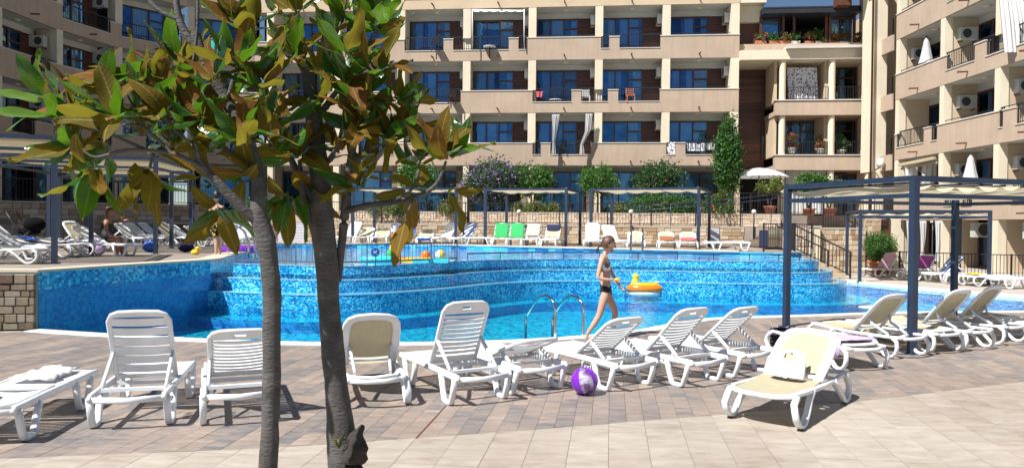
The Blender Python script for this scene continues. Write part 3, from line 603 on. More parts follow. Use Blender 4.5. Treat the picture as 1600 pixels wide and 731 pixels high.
def railing(f, root, s0, s1, z0, z1, t=.07, every=.12):
    g = MB(); f.box(g, s0, s1, t - .02, t + .02, z1 - .03, z1); f.box(g, s0, s1, t - .015, t + .015, z0 + .06, z0 + .085)
    n = max(2, int((s1 - s0) / every))
    for i in range(n + 1):
        a = s0 + .01 + (s1 - s0 - .02) * i / n; q = .016 if i in (0, n, n // 2) else .009; f.box(g, a - q, a + q, t - q, t + q, z0, z1 - .01)
    g.build('railing', M['iron'], root)
def parapet(f, root, zs, s0, s1, gaps, m='plaster', hand=True):
    g = MB(); cp = MB(); cur = s0
    for a, b in sorted(gaps) + [(s1, s1)]:
        a = max(a, s0); b = min(b, s1)
        if a > cur + .02: f.box(g, cur, a, 0, .16, zs + SILL + .001, zs + PH); f.box(cp, cur - .02, a + .02, -.03, .19, zs + PH + .001, zs + PH + .05)
        if b > a + .02:
            f.box(cp, a, b, -.03, .19, zs + SILL + .002, zs + SILL + .04); railing(f, root, a + .01, b - .01, zs + SILL + .04, zs + PH + .14)
        cur = max(cur, b)
    f.box(g, s0, s1, 0, .16, zs, zs + SILL); g.build('parapet', M[m], root); cp.build('sill', M['coping'], root)
    if hand:
        g = MB(); f.box(g, s0, s1, .07, .1, zs + PH + .14, zs + PH + .165); g.build('handrail', M['iron'], root)
def window(f, root, a0, a1, z0, z1, t, door=True, n=2, curt=None, dz=.62):
    fr = .07; dw = .78 if door else 0
    g = MB(); W = (a1 - a0 - dw) / n; xs = [a0 + W * i for i in range(n + 1)] + ([a1] if door else [])
    for x in xs: f.box(g, x - fr / 2, x + fr / 2, t - .05, t + .05, z0, z1)
    f.box(g, a0, a1, t - .045, t + .045, z1 - .09, z1 - .002); f.box(g, a0, a1, t - .045, t + .045, z0 + .001, z0 + .1)
    if door: f.box(g, a1 - dw, a1, t - .042, t + .042, z1 - dz, z1 - dz + .09)
    w_ = g.build('window', M['frame'], root)
    for i in range(len(xs) - 1):
        g = MB(); g.face([f.P(xs[i] + .03, t, z0 + .1), f.P(xs[i + 1] - .03, t, z0 + .1), f.P(xs[i + 1] - .03, t, z1 - .09), f.P(xs[i] + .03, t, z1 - .09)]); g.build('pane', M['glass'], w_)
    if curt is None: curt = rnd.random() * .75 + .25
    for i in range(len(xs) - 1):
        if rnd.random() > curt + .15: continue
        a, b = xs[i] + .04, xs[i + 1] - .04; 
        k = rnd.random()
        if k < .3: a += (b - a) * rnd.uniform(.2, .55)
        elif k < .5: b -= (b - a) * rnd.uniform(.2, .55)
        m_ = int((b - a) / .035) + 2; rows = []
        for z in (z0 + .05, z1 - .05): rows.append([f.P(a + (b - a) * j / m_, t + .16 + .03 * math.sin(j * 1.7 + i) + .012 * math.sin(j * .6), z) for j in range(m_ + 1)])
        g = MB(); g.strip(rows); g.build('curtain', M['curtain'], w_)
AC0 = {}
def ac(f, root, s, t, z, side):     # side -1: on the partition to the right, faces back along s ; +1 on the left partition faces +s
    b = MB(); d = .3 * side; e = sorted((s, s + d)); f.box(b, e[0], e[1], t - .36, t + .36, z - .25, z + .25)
    o = b.build('air_conditioner', M['acwhite'], root)
    g = MB(); cx = s + d + .012 * side; pts = []
    for i in range(14):
        a = 2 * math.pi * i / 14; pts.append(f.P(cx, t - .1 + .19 * math.cos(a) * (1 if side < 0 else -1), z + .19 * math.sin(a)))
    g.face(pts); g.build('fan_grille', M['grille'], o)
    g = MB(); x = s + d / 2; f.box(g, x - .02, x + .02, t + .365, t + .38, z - .2, z + .2); f.box(g, s, s + d * .9, t - .3, t - .27, z - .34, z - .3); f.box(g, s, s + d * .9, t + .27, t + .3, z - .34, z - .3); g.build('bracket', M['iron'], o)
def floorband(f, root, zs, s0, s1, D, cols=True):
    g = MB(); f.box(g, s0, s1, .162, D + 3, zs + .002, zs + .22); g.build('floor_slab', M['soffit'], root)
def bay(f, root, zs, znext, s0, s1, D=1.35, cw=.42, acside=-1, sid=.95, has_ac=True, low=False, part='cream', cd_=.42, doorw=True, lamp=True, curt=None, spout=True):
    z0 = zs + .22
    g = MB(); f.box(g, s0, s0 + cw, .165 if not low else .02, cd_, z0, znext - .001)
    f.box(g, s0, s0 + cw, .01, .165, zs + PH + .052, znext - .0015) if not low else None
    g.build('column', M['cream'], root)
    g = MB(); f.box(g, s0 + .06, s0 + cw - .06, cd_, D + .1, z0, znext - .001); g.build('partition', M[part], root)
    top = znext - .3
    g = MB(); f.box(g, s0 + cw - .06, s1 + .06, D - .02, D + .12, top, znext - .001); g.build('lintel', M['soffit'], root)
    a0 = s0 + cw; a1 = s1 - sid
    window(f, root, a0, a1, z0, top, D, door=doorw, curt=curt)
    g = MB(); z = z0
    while z < top - .01:
        zz = min(z + .14, top); f.box(g, a1 + .04, s1 + .06, D + rnd.uniform(-.012, 0), D + .08, z + .006, zz - .006); z = zz
    g.build('wood_siding', M['siding'], root)
    if has_ac:
        if acside < 0: ac(f, root, s1 + .05, .85, zs + 2.25, -1)
        else: ac(f, root, s0 + cw - .06, .9, zs + 2.12, 1)
    if lamp:
        g = MB(); c = f.P((s0 + s1) / 2 + .2, .7, znext); g.lathe(c, [(0, -.07), (.1, -.065), (.14, -.03), (.15, -.001)], 12); g.build('ceiling_light', M['cream'], root)
    if spout:
        g = MB(); g.bar(f.P((s0 + s1) / 2 + .15, .02, zs + .22), f.P((s0 + s1) / 2 + .15, -.42, zs + .2), .06, .06); g.build('drain_spout', M['rust'], root)
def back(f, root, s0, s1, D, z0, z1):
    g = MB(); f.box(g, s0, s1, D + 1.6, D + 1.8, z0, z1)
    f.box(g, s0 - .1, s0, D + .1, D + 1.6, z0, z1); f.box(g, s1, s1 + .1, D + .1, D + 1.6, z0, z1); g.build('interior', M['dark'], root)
# central building
LU = Vector((.9951, -.0993))
e0 = ray(928, 250); X0 = (800 - 0)  # column 4 edge
fc0 = Fr((3.46, 40.0), LU); O = fc0.O + LU * fc0.s_of(928); FC = Fr(O, LU); PI_ = 3.655
cen = thing('apartment_building', 'long beige four storey hotel wing facing the pool with balconies', 'building', (O.x, O.y, T2))
s_end = FC.s_of(1153, 250); s_beg = FC.s_of(398, 250)
G = lambda a, b, y: (FC.s_of(a, y), FC.s_of(b, y))
gaps = {2: [G(632, 693, 70), G(708, 795, 70), G(810, 823, 70), G(939, 952, 70), G(968, 1032, 70), G(540, 600, 70), G(440, 500, 70)],
        1: [G(632, 643, 150), G(658, 720, 150), G(832, 893, 150), G(908, 950, 150), G(966, 1031, 150), G(530, 560, 150), G(450, 505, 150)],
        0: [G(665, 719, 232), G(832, 845, 232), G(860, 923.5, 232), G(1041, 1055, 232), G(1071, 1122, 232), G(560, 615, 232), G(420, 500, 232)], 3: [G(632, 700, 10)]}
bays = [i * PI_ for i in range(-5, 3)] 
bx = [FC.s_of(p_) for p_ in (398, 416, 519, 620, 722, 824, 928, 1033, 1139.5)]
for k in range(4):
    zs = ZS[k]; zn = ZS[k + 1] if k < 3 else 16.25
    floorband(FC, cen, zs, bx[0] - (0.0), s_end, 1.35)
    parapet(FC, cen, zs, bx[0], s_end, gaps[k], m='plaster' if k < 3 else 'tan')
    for i in range(1, 8):
        noac = (k == 0 and i in (4,)) 
        bay(FC, cen, zs, zn, bx[i], bx[i + 1], curt=(.95 if (i + k) % 3 else .6))
    g = MB(); FC.box(g, bx[8], s_end - .005, .01, 1.5, zs + PH + .052, zn - .0015); FC.box(g, bx[8], s_end - .005, .165, 4.5, zs + .22, zs + PH + .05); g.build('end_wall', M['cream'], cen)
# ground floor
g = MB(); FC.box(g, bx[0], s_end, 1.4, 4.5, 4.6, 4.849); g.build('lintel', M['soffit'], cen)
for i in range(1, 8):
    a, b = bx[i], bx[i + 1]; window(FC, cen, a + .5, b - .5, T2, 4.6, 1.2, curt=1.0 if i in (5, 6) else .7)
    nm = 'stone_pier'; g = MB()
    FC.box(g, a - .4, a + .45, .5, 1.4, T2 + .002, 4.848); g.build(nm, M['grey_o'], cen)
    g = MB(); FC.box(g, a + .05, a + .37, .03, .35, T2 + .002, 4.849); g.build('column', M['cream'], cen)
back(FC, cen, bx[0], s_end - .3, 1.35, T2, 16.3)
g = MB(); FC.box(g, bx[0], s_end, 0, 6, 16.25, 16.6); g.build('roof', M['soffit'], cen)
g = MB(); FC.box(g, s_end - .3, s_end - .006, 1.5, 8, T2, 16.2); g.build('end_wall', M['tan'], cen)
# projecting eave at the top right corner
g = MB(); a = FC.s_of(1198, 5); FC.box(g, s_end + .003, a, .05, 1.6, 13.42, 14.9); g.build('corner_balcony', M['cream'], cen)
g = MB(); FC.box(g, s_end + .003, FC.s_of(1195, 30), .6, 2.4, 12.55, 13.41); g.build('corner_corbel', M['cream'], cen)
# left building, a curved front of short segments, in its own shade
LP = [(-21.6, 16.5), (-21.6, 23.7), (-21.55, 30.9), (-21.3, 34.6), (-20.4, 38.0), (-17.9, 40.7), (FC.P(bx[0], 0, 0)[0], FC.P(bx[0], 0, 0)[1])]  # nearer end runs on out of view, added to shade the left deck
lef = thing('apartment_building', 'curved brown hotel wing in shade at the upper left behind the magnolia', 'building', (-21.5, 31, T2))
for j in range(len(LP) - 1):
    A, B = Vector(LP[j]), Vector(LP[j + 1]); L = (B - A).length; f = Fr(A, B - A, zo=.004 * (j % 2)); nb = 2 if L > 6 else 1
    for k in range(4):
        zs = ZS[k]; zn = ZS[k + 1] if k < 3 else 16.25
        floorband(f, lef, zs, 0, L, 1.2)
        gp = [[(1.5, 3.0), (5.2, 6.6)], [(.3, 1.4), (2.2, 3.2), (4.2, 5.2)], [(.9, 2.3)], [(2.0, 3.3)]][(j + k) % 4]
        if j == 1 and k == 1: gp = [(5.3, 7.0)]
        if j == 2 and k == 2: gp = [(0, .2)]
        if j in (3, 4, 5) and k == 2: gp = [(.3, L - .3)] if j < 5 else [(.2, 1.2), (2.2, 3.4)]
        parapet(f, lef, zs, 0, L, [q for q in gp if q[1] < L])
        for i in range(nb): bay(f, lef, zs, zn, L * i / nb, L * (i + 1) / nb, D=1.2, cw=.34, sid=.8, curt=.6)
    g = MB(); f.box(g, -.2, L + .2, 2.9, 3.1, T2, 16.25); g.build('interior', M['dark'], lef)
    g = MB(); f.box(g, 0, L, 0.01, 4.5, 16.25, 16.9); g.build('roof', M['soffit'], lef)
    for i in range(nb):
        a = L * i / nb; g = MB(); f.box(g, a, a + .34, .03, .4, T2, 4.849); g.build('column', M['cream'], lef)
        window(f, lef, a + .5, a + L / nb - .3, T2, 4.6, 1.8, curt=.2)
    g = MB(); f.box(g, 0, L, 1.75, 1.9, 4.6, 4.849); g.build('lintel', M['soffit'], lef)
# right building, front at x = 18.2 facing the pool
rig = thing('apartment_building', 'tall beige hotel wing receding along the right side with long balconies', 'building', (18.2, 33, 0))
FR = Fr((18.2, 35.3), (0, -1)); RZ = [2.0, 4.85, 7.7, 10.55, 13.4]; rb = [0, 3.65, 7.25, 10.9, 14.6, 18.3, 22.0]
H = lambda a, b, y: (FR.s_of(a, y), FR.s_of(b, y))
rgap = {4: [], 3: [H(1480, 1520, 0), H(1560, 1700, 0)], 2: [H(1478, 1523, 90), H(1540, 1640, 80)], 1: [H(1400, 1443, 225), H(1454, 1464, 212), H(1560, 1567, 190), H(1587, 1700, 185)], 0: [H(1474, 1491, 312), H(1502, 1519, 312), H(1580, 1640, 312)]}
for k in range(5):
    zs = RZ[k]; zn = RZ[k + 1] if k < 4 else 16.25
    floorband(FR, rig, zs, 0, 22, 1.35); parapet(FR, rig, zs, 0, 22, rgap[k])
    for i in range(6):
        if k == 1 and i == 0 and False: continue
        bay(FR, rig, zs, zn, rb[i], rb[i + 1], cw=.32, acside=1, sid=.7, part='tan', cd_=.34, D=1.5, has_ac=not (k == 1 and i == 0), curt=.3)
back(FR, rig, 0, 22, 1.5, 2.2, 16.2)
g = MB(); FR.box(g, 0, 22, 0, 5, 16.25, 16.9); g.build('roof', M['soffit'], rig)
# ground floor of the right building
for i in range(6):
    a, b = rb[i], rb[i + 1]
    g = MB(); FR.box(g, a, a + .32, .02, .35, 0, 1.998); g.build('column', M['cream'], rig)
    g = MB(); FR.box(g, a + .05, a + .27, .35, 1.6, 0, 1.998); g.build('partition', M['tan'], rig)
    window(FR, rig, a + .5, b - 1.2, 0, 1.9, 1.5, curt=.7)
    g = MB(); FR.box(g, b - 1.1, b + .05, 1.3, 1.6, 0, 1.998); g.build('stone_pier', M['stone_i'], rig)
for p_, q in ((1515, 353), (1597, 351)):
    s = FR.s_of(p_, q, .2); b = MB(); FR.box(b, s - .04, s + .26, .25, 1.15, 1.3, 1.88)
    o = b.build('air_conditioner', M['acwhite'], rig); g = MB(); pts = [FR.P(s + .272, .62 - .24 * math.cos(2 * math.pi * i / 16), 1.6 + .24 * math.sin(2 * math.pi * i / 16)) for i in range(16)]; g.face(pts); g.build('fan_grille', M['grille'], o)
g = MB(); FR.box(g, 0, 22, 1.9, 2.1, 0, 2.0); g.build('interior', M['dark'], rig)
# end block of the right building (facing the camera between the annex and the long front)
def fb(g, x0, x1, y0, y1, z0, z1): g.box(x0, x1, y0, y1, z0, z1)
def X(px_, py, Y): return at(px_, py, Y).x
yE = 36.5
g = MB(); g.box(X(1365, 100, yE), X(1386, 100, yE), yE, yE + 1.2, 4.4, 15.2); g.build('pilaster', M['cream'], rig)
g = MB(); g.box(X(1369, 290, yE), X(1380, 290, yE), yE - .02, yE + .5, T2, 4.4); g.build('column', M['cream'], rig)
g = MB(); g.box(X(1386, 100, yE) - .01, 21.5, yE + 1.5, yE + 3, T1, 16); g.build('end_wall', M['tan'], rig)
for k, zs in enumerate((4.4, 7.3, 10.1, 13.0)):
    x0, x1 = X(1384, 150, 36), 18.19
    g = MB(); g.box(x0, x1, 35.45, 38, zs, zs + .75); g.build('balcony_slab', M['plaster'], rig)
    f2 = Fr((x0, 35.45), (1, 0)); railing(f2, rig, .02, x1 - x0 - .02, zs + .75, zs + 1.55, t=.05, every=.09)
    g = MB(); g.box(x0 + .18, x1 - .15, 37.9, 37.98, zs + .76, zs + 2.6); g.build('door', M['frame'], rig)
g = MB(); g.tube([(X(1363, 100, 36.3), 36.3, T2), (X(1363, 100, 36.3), 36.3, 13.6), (X(1363, 100, 36.3) + .1, 36.2, 13.9), (X(1378, 10, 36.3), 36.2, 14.2)], .05, 8); g.build('downpipe', M['rust'], rig)
g = MB(); g.box(18.0, 18.195, 35.2, 35.45, 0, 2.0); g.build('end_wall', M['cream'], rig)
g = MB(); g.box(13.63, 14.05, 27.42, 27.5, 0, 1.95); g.build('door', M['frame'], rig)
g = MB(); g.box(14.06, 14.3, 27.2, 27.5, 0, 2.05); g.build('column', M['cream'], rig)
g = MB(); g.box(X(1336, 5, 37), X(1362, 5, 37), 37, 38, 13.4, 15.5); g.box(X(1355, 5, 37), X(1402, 5, 37), 36.4, 37, 13.1, 13.7); g.build('top_balcony', M['cream'], rig)
g = MB(); g.box(X(1310, 5, 38), X(1331, 5, 38), 38, 38.6, 13.0, 15.8); g.build('chimney', M['siding'], rig)
# wall lamp
p = at(1374, 255, 36); t = thing('wall_lamp', 'white cylindrical wall lamp on a cream column top', 'lamp', (p.x, p.y, p.z)); g = MB(); g.lathe((p.x, p.y - .1, p.z), [(0, -.2), (.14, -.2), (.16, -.05), (.17, .15), (.12, .22), (0, .22)], 14); g.build('shade', M['lamp_globe'], t); g = MB(); g.tube([(p.x, p.y - .1, p.z - .2), (p.x, p.y + .4, p.z - .3)], .03, 6); g.build('arm', M['iron'], t)
# ------------------------------------------------------------------ annex between the wings
ann = thing('annex_building', 'three storey beige annex with round columns and a glazed roof terrace', 'building', (15, 40, T2))
FA = Fr(FC.P(s_end, 0.0, 0)[:2], LU); S = lambda a, y=150, t=0: FA.s_of(a, y, t)
aw0, aw1 = .02, S(1214); c0, c1 = S(1213), S(1363)
g = MB(); FA.box(g, aw0, aw1 - .1, 2.3, 2.6, 4.9, 11.0)
g.build('dark_wall', M['siding'], ann)
z = 4.9; g = MB()
while z < 11: FA.box(g, aw0, aw1 - .1, 2.27 + rnd.uniform(-.01, .01), 2.3, z + .01, z + .18); z += .19
g.build('wood_siding', M['siding'], ann)
for z0_, z1_ in ((5.4, 7.6), (8.1, 10.6)): window(FA, ann, S(1191, 200, 2.2), S(1208, 200, 2.2), z0_, z1_, 2.2, door=False, n=1, curt=1)
g = MB(); FA.box(g, aw0, c0, 5.5, 5.7, T2, 4.9); FA.box(g, aw0, c0, 2.3, 5.5, 4.7, 4.9); FA.box(g, c0, c1, 3.6, 3.8, T2, 11); g.build('interior', M['dark'], ann)
g = MB(); FA.box(g, S(1150, 300), S(1157, 300), .2, .7, T2, 4.85); g.build('pier', M['tan'], ann)
for k, (zb, zt) in enumerate(((4.6, 5.35), (7.45, 8.2))):
    g = MB(); FA.box(g, c0 - .1, c1, -.3, 0.1, zb, zt); FA.box(g, c0 - .1, c1, .1, 3.6, zb + .002, zb + .25); g.build('floor_band', M['plaster'], ann)
    g = MB(); FA.box(g, c0 - .15, c1, -.35, .14, zt + .001, zt + .05); g.build('sill', M['coping'], ann)
    railing(FA, ann, c0 + .2, S(1293), zt + .05, zt + .75, t=-.1); railing(FA, ann, S(1304), c1 - .1, zt + .05, zt + .75, t=-.1)
g = MB(); FA.box(g, S(1155, 90), c1, -.3, .2, 10.35, 10.85); FA.box(g, S(1155, 90), c1, .2, 3.6, 10.352, 10.6); g.build('roof_band', M['cream'], ann)
g = MB(); FA.box(g, S(1225, 85), c1, -.55, .2, 10.86, 11.0); g.build('cornice', M['coping'], ann)
g = MB(); FA.box(g, aw0, c1, .3, .5, 10.86, 11.3); g.build('terrace_parapet', M['plaster'], ann)
for px_ in (1222, 1299, 1357):
    for zb, zt in ((T2, 4.6), (5.36, 7.45), (8.21, 10.35)):
        c = FA.P(S(px_), -.05, 0); g = MB(); g.lathe((c[0], c[1], 0), [(.17, zb), (.17, zt)], 16); g.build('round_column', M['cream'], ann)
for zb, zt in ((5.36, 7.45), (8.21, 10.35)):
    for a, b in ((S(1230), S(1293)), (S(1306), S(1355))):
        window(FA, ann, a, b, zb, zt, 2.0, curt=.5); 
    g = MB(); FA.box(g, S(1291), S(1306), .3, 2.1, zb, zt); g.build('partition', M['tan'], ann)
    g = MB(); FA.box(g, c0 - .05, c0 + .1, .3, 3.7, zb, zt); g.build('partition', M['tan'], ann)
for a, b in ((S(1304), S(1352)),): window(FA, ann, a, b, T2, 4.5, 1.2, curt=.2)
g = MB(); FA.box(g, S(1340), c1 + .8, 1.3, 1.5, T2, 4.6); g.build('ground_wall', M['tan'], ann)
# glazed roof terrace
g = MB(); FA.box(g, S(1192, 20), S(1345, 20), -.1, 4, 12.8, 13.05)
n = 46
for i in range(n):
    a = S(1192, 20) + (S(1345, 20) - S(1192, 20)) * i / n; FA.box(g, a, a + .07, -.12, 4, 13.05, 13.13)
g.build('roof', M['roof_metal'], ann)
tw = [1192, 1226, 1232, 1296, 1302, 1345]
for a, b, cu in ((1192, 1226, .6), (1302, 1345, 1.0)): window(FA, ann, S(a, 50), S(b, 50), 11.3, 12.8, 1.0, door=False, n=1 if a == 1192 else 2, curt=cu)
for a in (1192, 1228, 1245, 1296, 1302, 1341): g = MB(); FA.box(g, S(a, 50) - .05, S(a, 50) + .07, .55, .7, 11.3, 12.8); g.build('post', M['frame'], ann)
g = MB(); FA.box(g, .02, c1, 3.2, 3.4, 10.9, 12.8); g.build('interior', M['dark'], ann)
g = MB(); FA.box(g, .02, S(1190, 60), .9, 1.2, 11.3, 12.9); g.build('end_wall', M['siding'], ann)

g = MB(); FA.box(g, c1 - .04, c1 + 1.2, .35, 3.8, T2, 13.0); g.build('end_wall', M['tan'], ann)
g = MB(); FA.box(g, aw0 - .25, c0 + .3, 3.0, 3.2, T2, 4.89); FA.box(g, S(1150, 300) - .4, S(1150, 300), .5, 3.1, T2, 4.84); g.build('interior', M['dark'], ann)
# ------------------------------------------------------------------ loungers
HX, SZ, BL_ = -.02, .36, .86
def back_pt(th, d, off=0):        # point on the raised back, distance d from the hinge
    return Vector((HX - d * math.cos(th) + off * math.sin(th), 0, SZ + d * math.sin(th) + off * math.cos(th)))
def lounger(kind, th, near):
    W = .335; root = thing('sun_lounger', None, 'sun lounger')
    wm = M['white']
    if kind in 'AW':
        g = MB()
        for s in (-1, 1): g.sweep([(-.92, s * W, .30), (-.9, s * W, SZ - .03), (-.3, s * W, SZ - .025), (.3, s * W, SZ - .025), (.93, s * W, SZ - .03), (.95, s * W, .31)], .045, .075, n=8)
        g.sweep([(-.9, -W, SZ - .05), (-.92, 0, SZ - .065), (-.9, W, SZ - .05)], .05, .06); g.sweep([(.94, -W, SZ - .04), (.955, 0, SZ - .05), (.94, W, SZ - .04)], .05, .07); g.bar((-.03, -W, SZ - .05), (-.03, W, SZ - .05), .05, .04)
        g.build('frame', wm, root, local=True)
        sl_ = MB(); n = 13
        for i in range(n):
            x = .035 + i * .069; h = MB(); z = SZ - .004
            h.hexa([(x, -W + .02, z - .012), (x + .05, -W + .02, z - .012), (x + .05, W - .02, z - .012), (x, W - .02, z - .012), (x + .003, -W + .02, z + .006), (x + .047, -W + .02, z + .006), (x + .047, W - .02, z + .006), (x + .003, W - .02, z + .006)])
            if near: h.build('slat', wm, root, local=True)
            else:
                b = len(sl_.v); sl_.v += h.v; sl_.f += [tuple(b + q for q in f) for f in h.f]; sl_.m += h.m; sl_.sm += h.sm
        if not near: sl_.build('seat', wm, root, local=True)
        for x in (-.66, .56):
            for s in (-1, 1):
                g = MB(); y = s * (W + .012); g.sweep([(x - .2, y, SZ - .04), (x - .15, y, .16), (x - .10, y, .035), (x - .06, y, .022), (x + .06, y, .022), (x + .1, y, .035), (x + .15, y, .16), (x + .2, y, SZ - .04)], .055, .068, n=8, ref=(0, 1, 0)); g.build('leg', wm, root, local=True)
        g = MB(); ww = .30; pts = []
        for d, y in ((0, -ww + .01), (.4, -ww + .01), (BL_ - .1, -ww + .01), (BL_ - .03, -ww + .045), (BL_, -ww + .11), (BL_ + .006, 0), (BL_, ww - .11), (BL_ - .03, ww - .045), (BL_ - .1, ww - .01), (.4, ww - .01), (0, ww - .01)):
            p = back_pt(th, d); pts.append((p.x, y, p.z))
        nrm = (math.sin(th), 0, math.cos(th)); g.sweep(pts, .05, .04, n=8, ref=nrm)
        q = [back_pt(th, d) for d in (BL_ - .02, BL_ - .14)]; v = Vector(nrm) * .011
        for a, b, y0, y1 in ((((BL_ - .015, BL_ - .05, -ww + .03, ww - .03), (.06, .0, -ww, ww))) if kind == 'W' else ((BL_ - .015, BL_ - .14, -ww + .03, -.06), (BL_ - .015, BL_ - .14, .06, ww - .03), (BL_ - .015, BL_ - .045, -.06, .06), (BL_ - .085, BL_ - .14, -.06, .06), (.1, .0, -ww, ww))):
            P0, P1 = back_pt(th, a), back_pt(th, b); P = lambda p, y, k: (p.x + v.x * k, y, p.z + v.z * k)
            g.hexa([P(P1, y0, -1), P(P1, y1, -1), P(P0, y1, -1), P(P0, y0, -1), P(P1, y0, 1), P(P1, y1, 1), P(P0, y1, 1), P(P0, y0, 1)])
        g.build('backrest', wm, root, local=True); bk = [c for c in root.children if c.name.startswith('backrest')][-1]
        sb = MB()
        for i in range(6 if kind == 'W' else 9):
            d = .09 + i * .122 if kind == 'W' else .135 + i * .065; sw_ = .094 if kind == 'W' else .04; h = MB(); rows = []
            for dd, k in ((d, -.6), (d, .6), (d + sw_, .6), (d + sw_, -.6), (d, -.6)):
                r_ = []
                for j in range(7):
                    y = -ww + .02 + (2 * ww - .04) * j / 6; sag = -.028 * (1 - (2 * j / 6 - 1) ** 2)
                    p = back_pt(th, dd - sag * .35); o = Vector(nrm) * (sag + .012 * k); r_.append((p.x + o.x, y, p.z + o.z))
                rows.append(r_)
            h.strip(rows, smooth=False)
            if near: h.build('slat', wm, bk, local=True)
            else:
                b = len(sb.v); sb.v += h.v; sb.f += [tuple(b + q for q in f) for f in h.f]; sb.m += h.m; sb.sm += h.sm
        if not near: sb.build('back_slats', wm, bk, local=True)
        if th > .15:
            for s in (-1, 1):
                g = MB(); p = back_pt(th, .36); g.sweep([(p.x, s * .29, p.z - .01), (-.62, s * .30, SZ - .0)], .035, .05, n=8); g.build('strut', wm, root, local=True)
            g = MB(); g.bar((-.62, -.3, SZ - .01), (-.62, .3, SZ - .01), .05, .035)
            if near:
                for s in (-1, 1):
                    for i in range(6): g.box(-.6 + i * .05, -.585 + i * .05, s * .27 - .02, s * .27 + .02, SZ - .1, SZ - .03)
            g.build('rear_bar', wm, root, local=True)
    else:
        g = MB()
        for s in (-1, 1): g.sweep([(-.95, s * .27, SZ - .04), (-.9, s * .33, SZ - .03), (-.5, s * .345, SZ - .04), (0, s * .345, SZ - .05), (.5, s * .345, SZ - .03), (.85, s * .335, SZ - .01), (.95, s * .29, SZ - .02), (.99, s * .18, SZ - .03), (1.0, 0, SZ - .035)], .055, .05, n=8)
        g.sweep([(-.95, -.27, SZ - .04), (-.99, -.1, SZ - .05), (-.99, .1, SZ - .05), (-.95, .27, SZ - .04)], .06, .05); g.build('frame', wm, root, local=True)
        g = MB(); rows = []
        for i in range(9):
            x = HX + .02 + i * (.95 - HX) / 8; w_ = .325 if i < 8 else .27
            rows.append([(x + (.02 if i == 8 else 0) * (1 - abs(j - 3) / 3), w_ * (j - 3) / 3, SZ + .005 - .025 * (1 - ((j - 3) / 3) ** 2) - .02 * math.sin(i / 8 * math.pi)) for j in range(7)])
        g.strip(rows[::-1]); g.build('seat_fabric', M['mesh'], root, local=True)
        for sx in (1, -1):
            for s in (-1, 1):
                P = [(.88, .335), (.97, .27), (.99, .19), (.95, .11), (.87, .045), (.79, .022), (.72, .04), (.62, .13), (.48, .25), (.37, .325)]
                if sx < 0: P = [(.80, .335), (.90, .27), (.93, .18), (.91, .1), (.85, .04), (.77, .022), (.70, .04), (.60, .13), (.46, .25), (.35, .325)]
                g = MB(); g.sweep([(sx * x, s * (.35 + (.02 if z < .2 else 0)), z) for x, z in P], .05, .068, n=8, ref=(0, 1, 0)); l_ = g.build('leg', wm, root, local=True)
                g = MB(); x = .8 * sx if sx > 0 else -.75; g.box(x - .05, x + .05, s * .37 - .024, s * .37 + .024, 0, .018); g.build('foot_pad', M['rub'], l_, local=True)
        nrm = (math.sin(th), 0, math.cos(th)); g = MB(); pts = []
        for d, y in ((-.02, -.28), (.25, -.30), (.52, -.295), (.63, -.28), (.70, -.245), (.735, -.17), (.75, 0), (.735, .17), (.70, .245), (.63, .28), (.52, .295), (.25, .30), (-.02, .28)):
            p = back_pt(th, d * 1.09); pts.append((p.x, y, p.z))
        g.sweep(pts, .10, .04, n=8, ref=nrm); p, q = back_pt(th, .05), back_pt(th, .12); g.bar((p.x, -.3, p.z), (p.x, .3, p.z), .06, .03)
        bk = g.build('backrest', wm, root, local=True); g = MB(); rows = []
        for i in range(7):
            d = .1 + i * .68 / 6; w_ = .27 if i < 6 else .22; p = back_pt(th, d + .004)
            rows.append([(p.x + nrm[0] * (.012 - .02 * (1 - ((j - 3) / 3) ** 2)), w_ * (j - 3) / 3, p.z + nrm[2] * (.012 - .02 * (1 - ((j - 3) / 3) ** 2))) for j in range(7)])
        g.strip(rows); g.build('back_fabric', M['mesh'], bk, local=True)
        if th > .15:
            for s in (-1, 1):
                g = MB(); p = back_pt(th, .34); g.sweep([(p.x, s * .24, p.z - .02), (p.x - .05, s * .22, (p.z + SZ) / 2), (-.62, s * .2, SZ - .02)], .035, .045, n=8); g.build('strut', wm, root, local=True)
            g = MB(); g.sweep([(-.42, -.33, SZ - .04), (-.6, -.26, SZ - .06), (-.68, 0, SZ - .07), (-.6, .26, SZ - .06), (-.42, .33, SZ - .04)], .07, .04, n=8); g.build('rear_bar', wm, root, local=True)
    return root
LC = {}
LS = (.76, .82, .82)
def place(kind, deg, near, x, y, z, head, label, group=None, ls=None):
    ls = ls or (LS if near else (.76, .78, .80))
    key = (kind, deg, near)
    if key not in LC: o = lounger(kind, R(deg), near); LC[key] = (o, tree_of(o))
    else: o = copy_tree(LC[key][0], None, LC[key][1])
    o.location = (x, y, z); o.rotation_euler = (0, 0, R(head)); o.scale = ls; o['label'] = label
    if group: o['group'] = group
    elif 'group' in o: del o['group']
    TM[o.name] = Matrix.Translation((x, y, z)) @ Matrix.Rotation(R(head), 4, 'Z') @ Matrix.Diagonal((*ls, 1))
    return o, kind, R(deg)
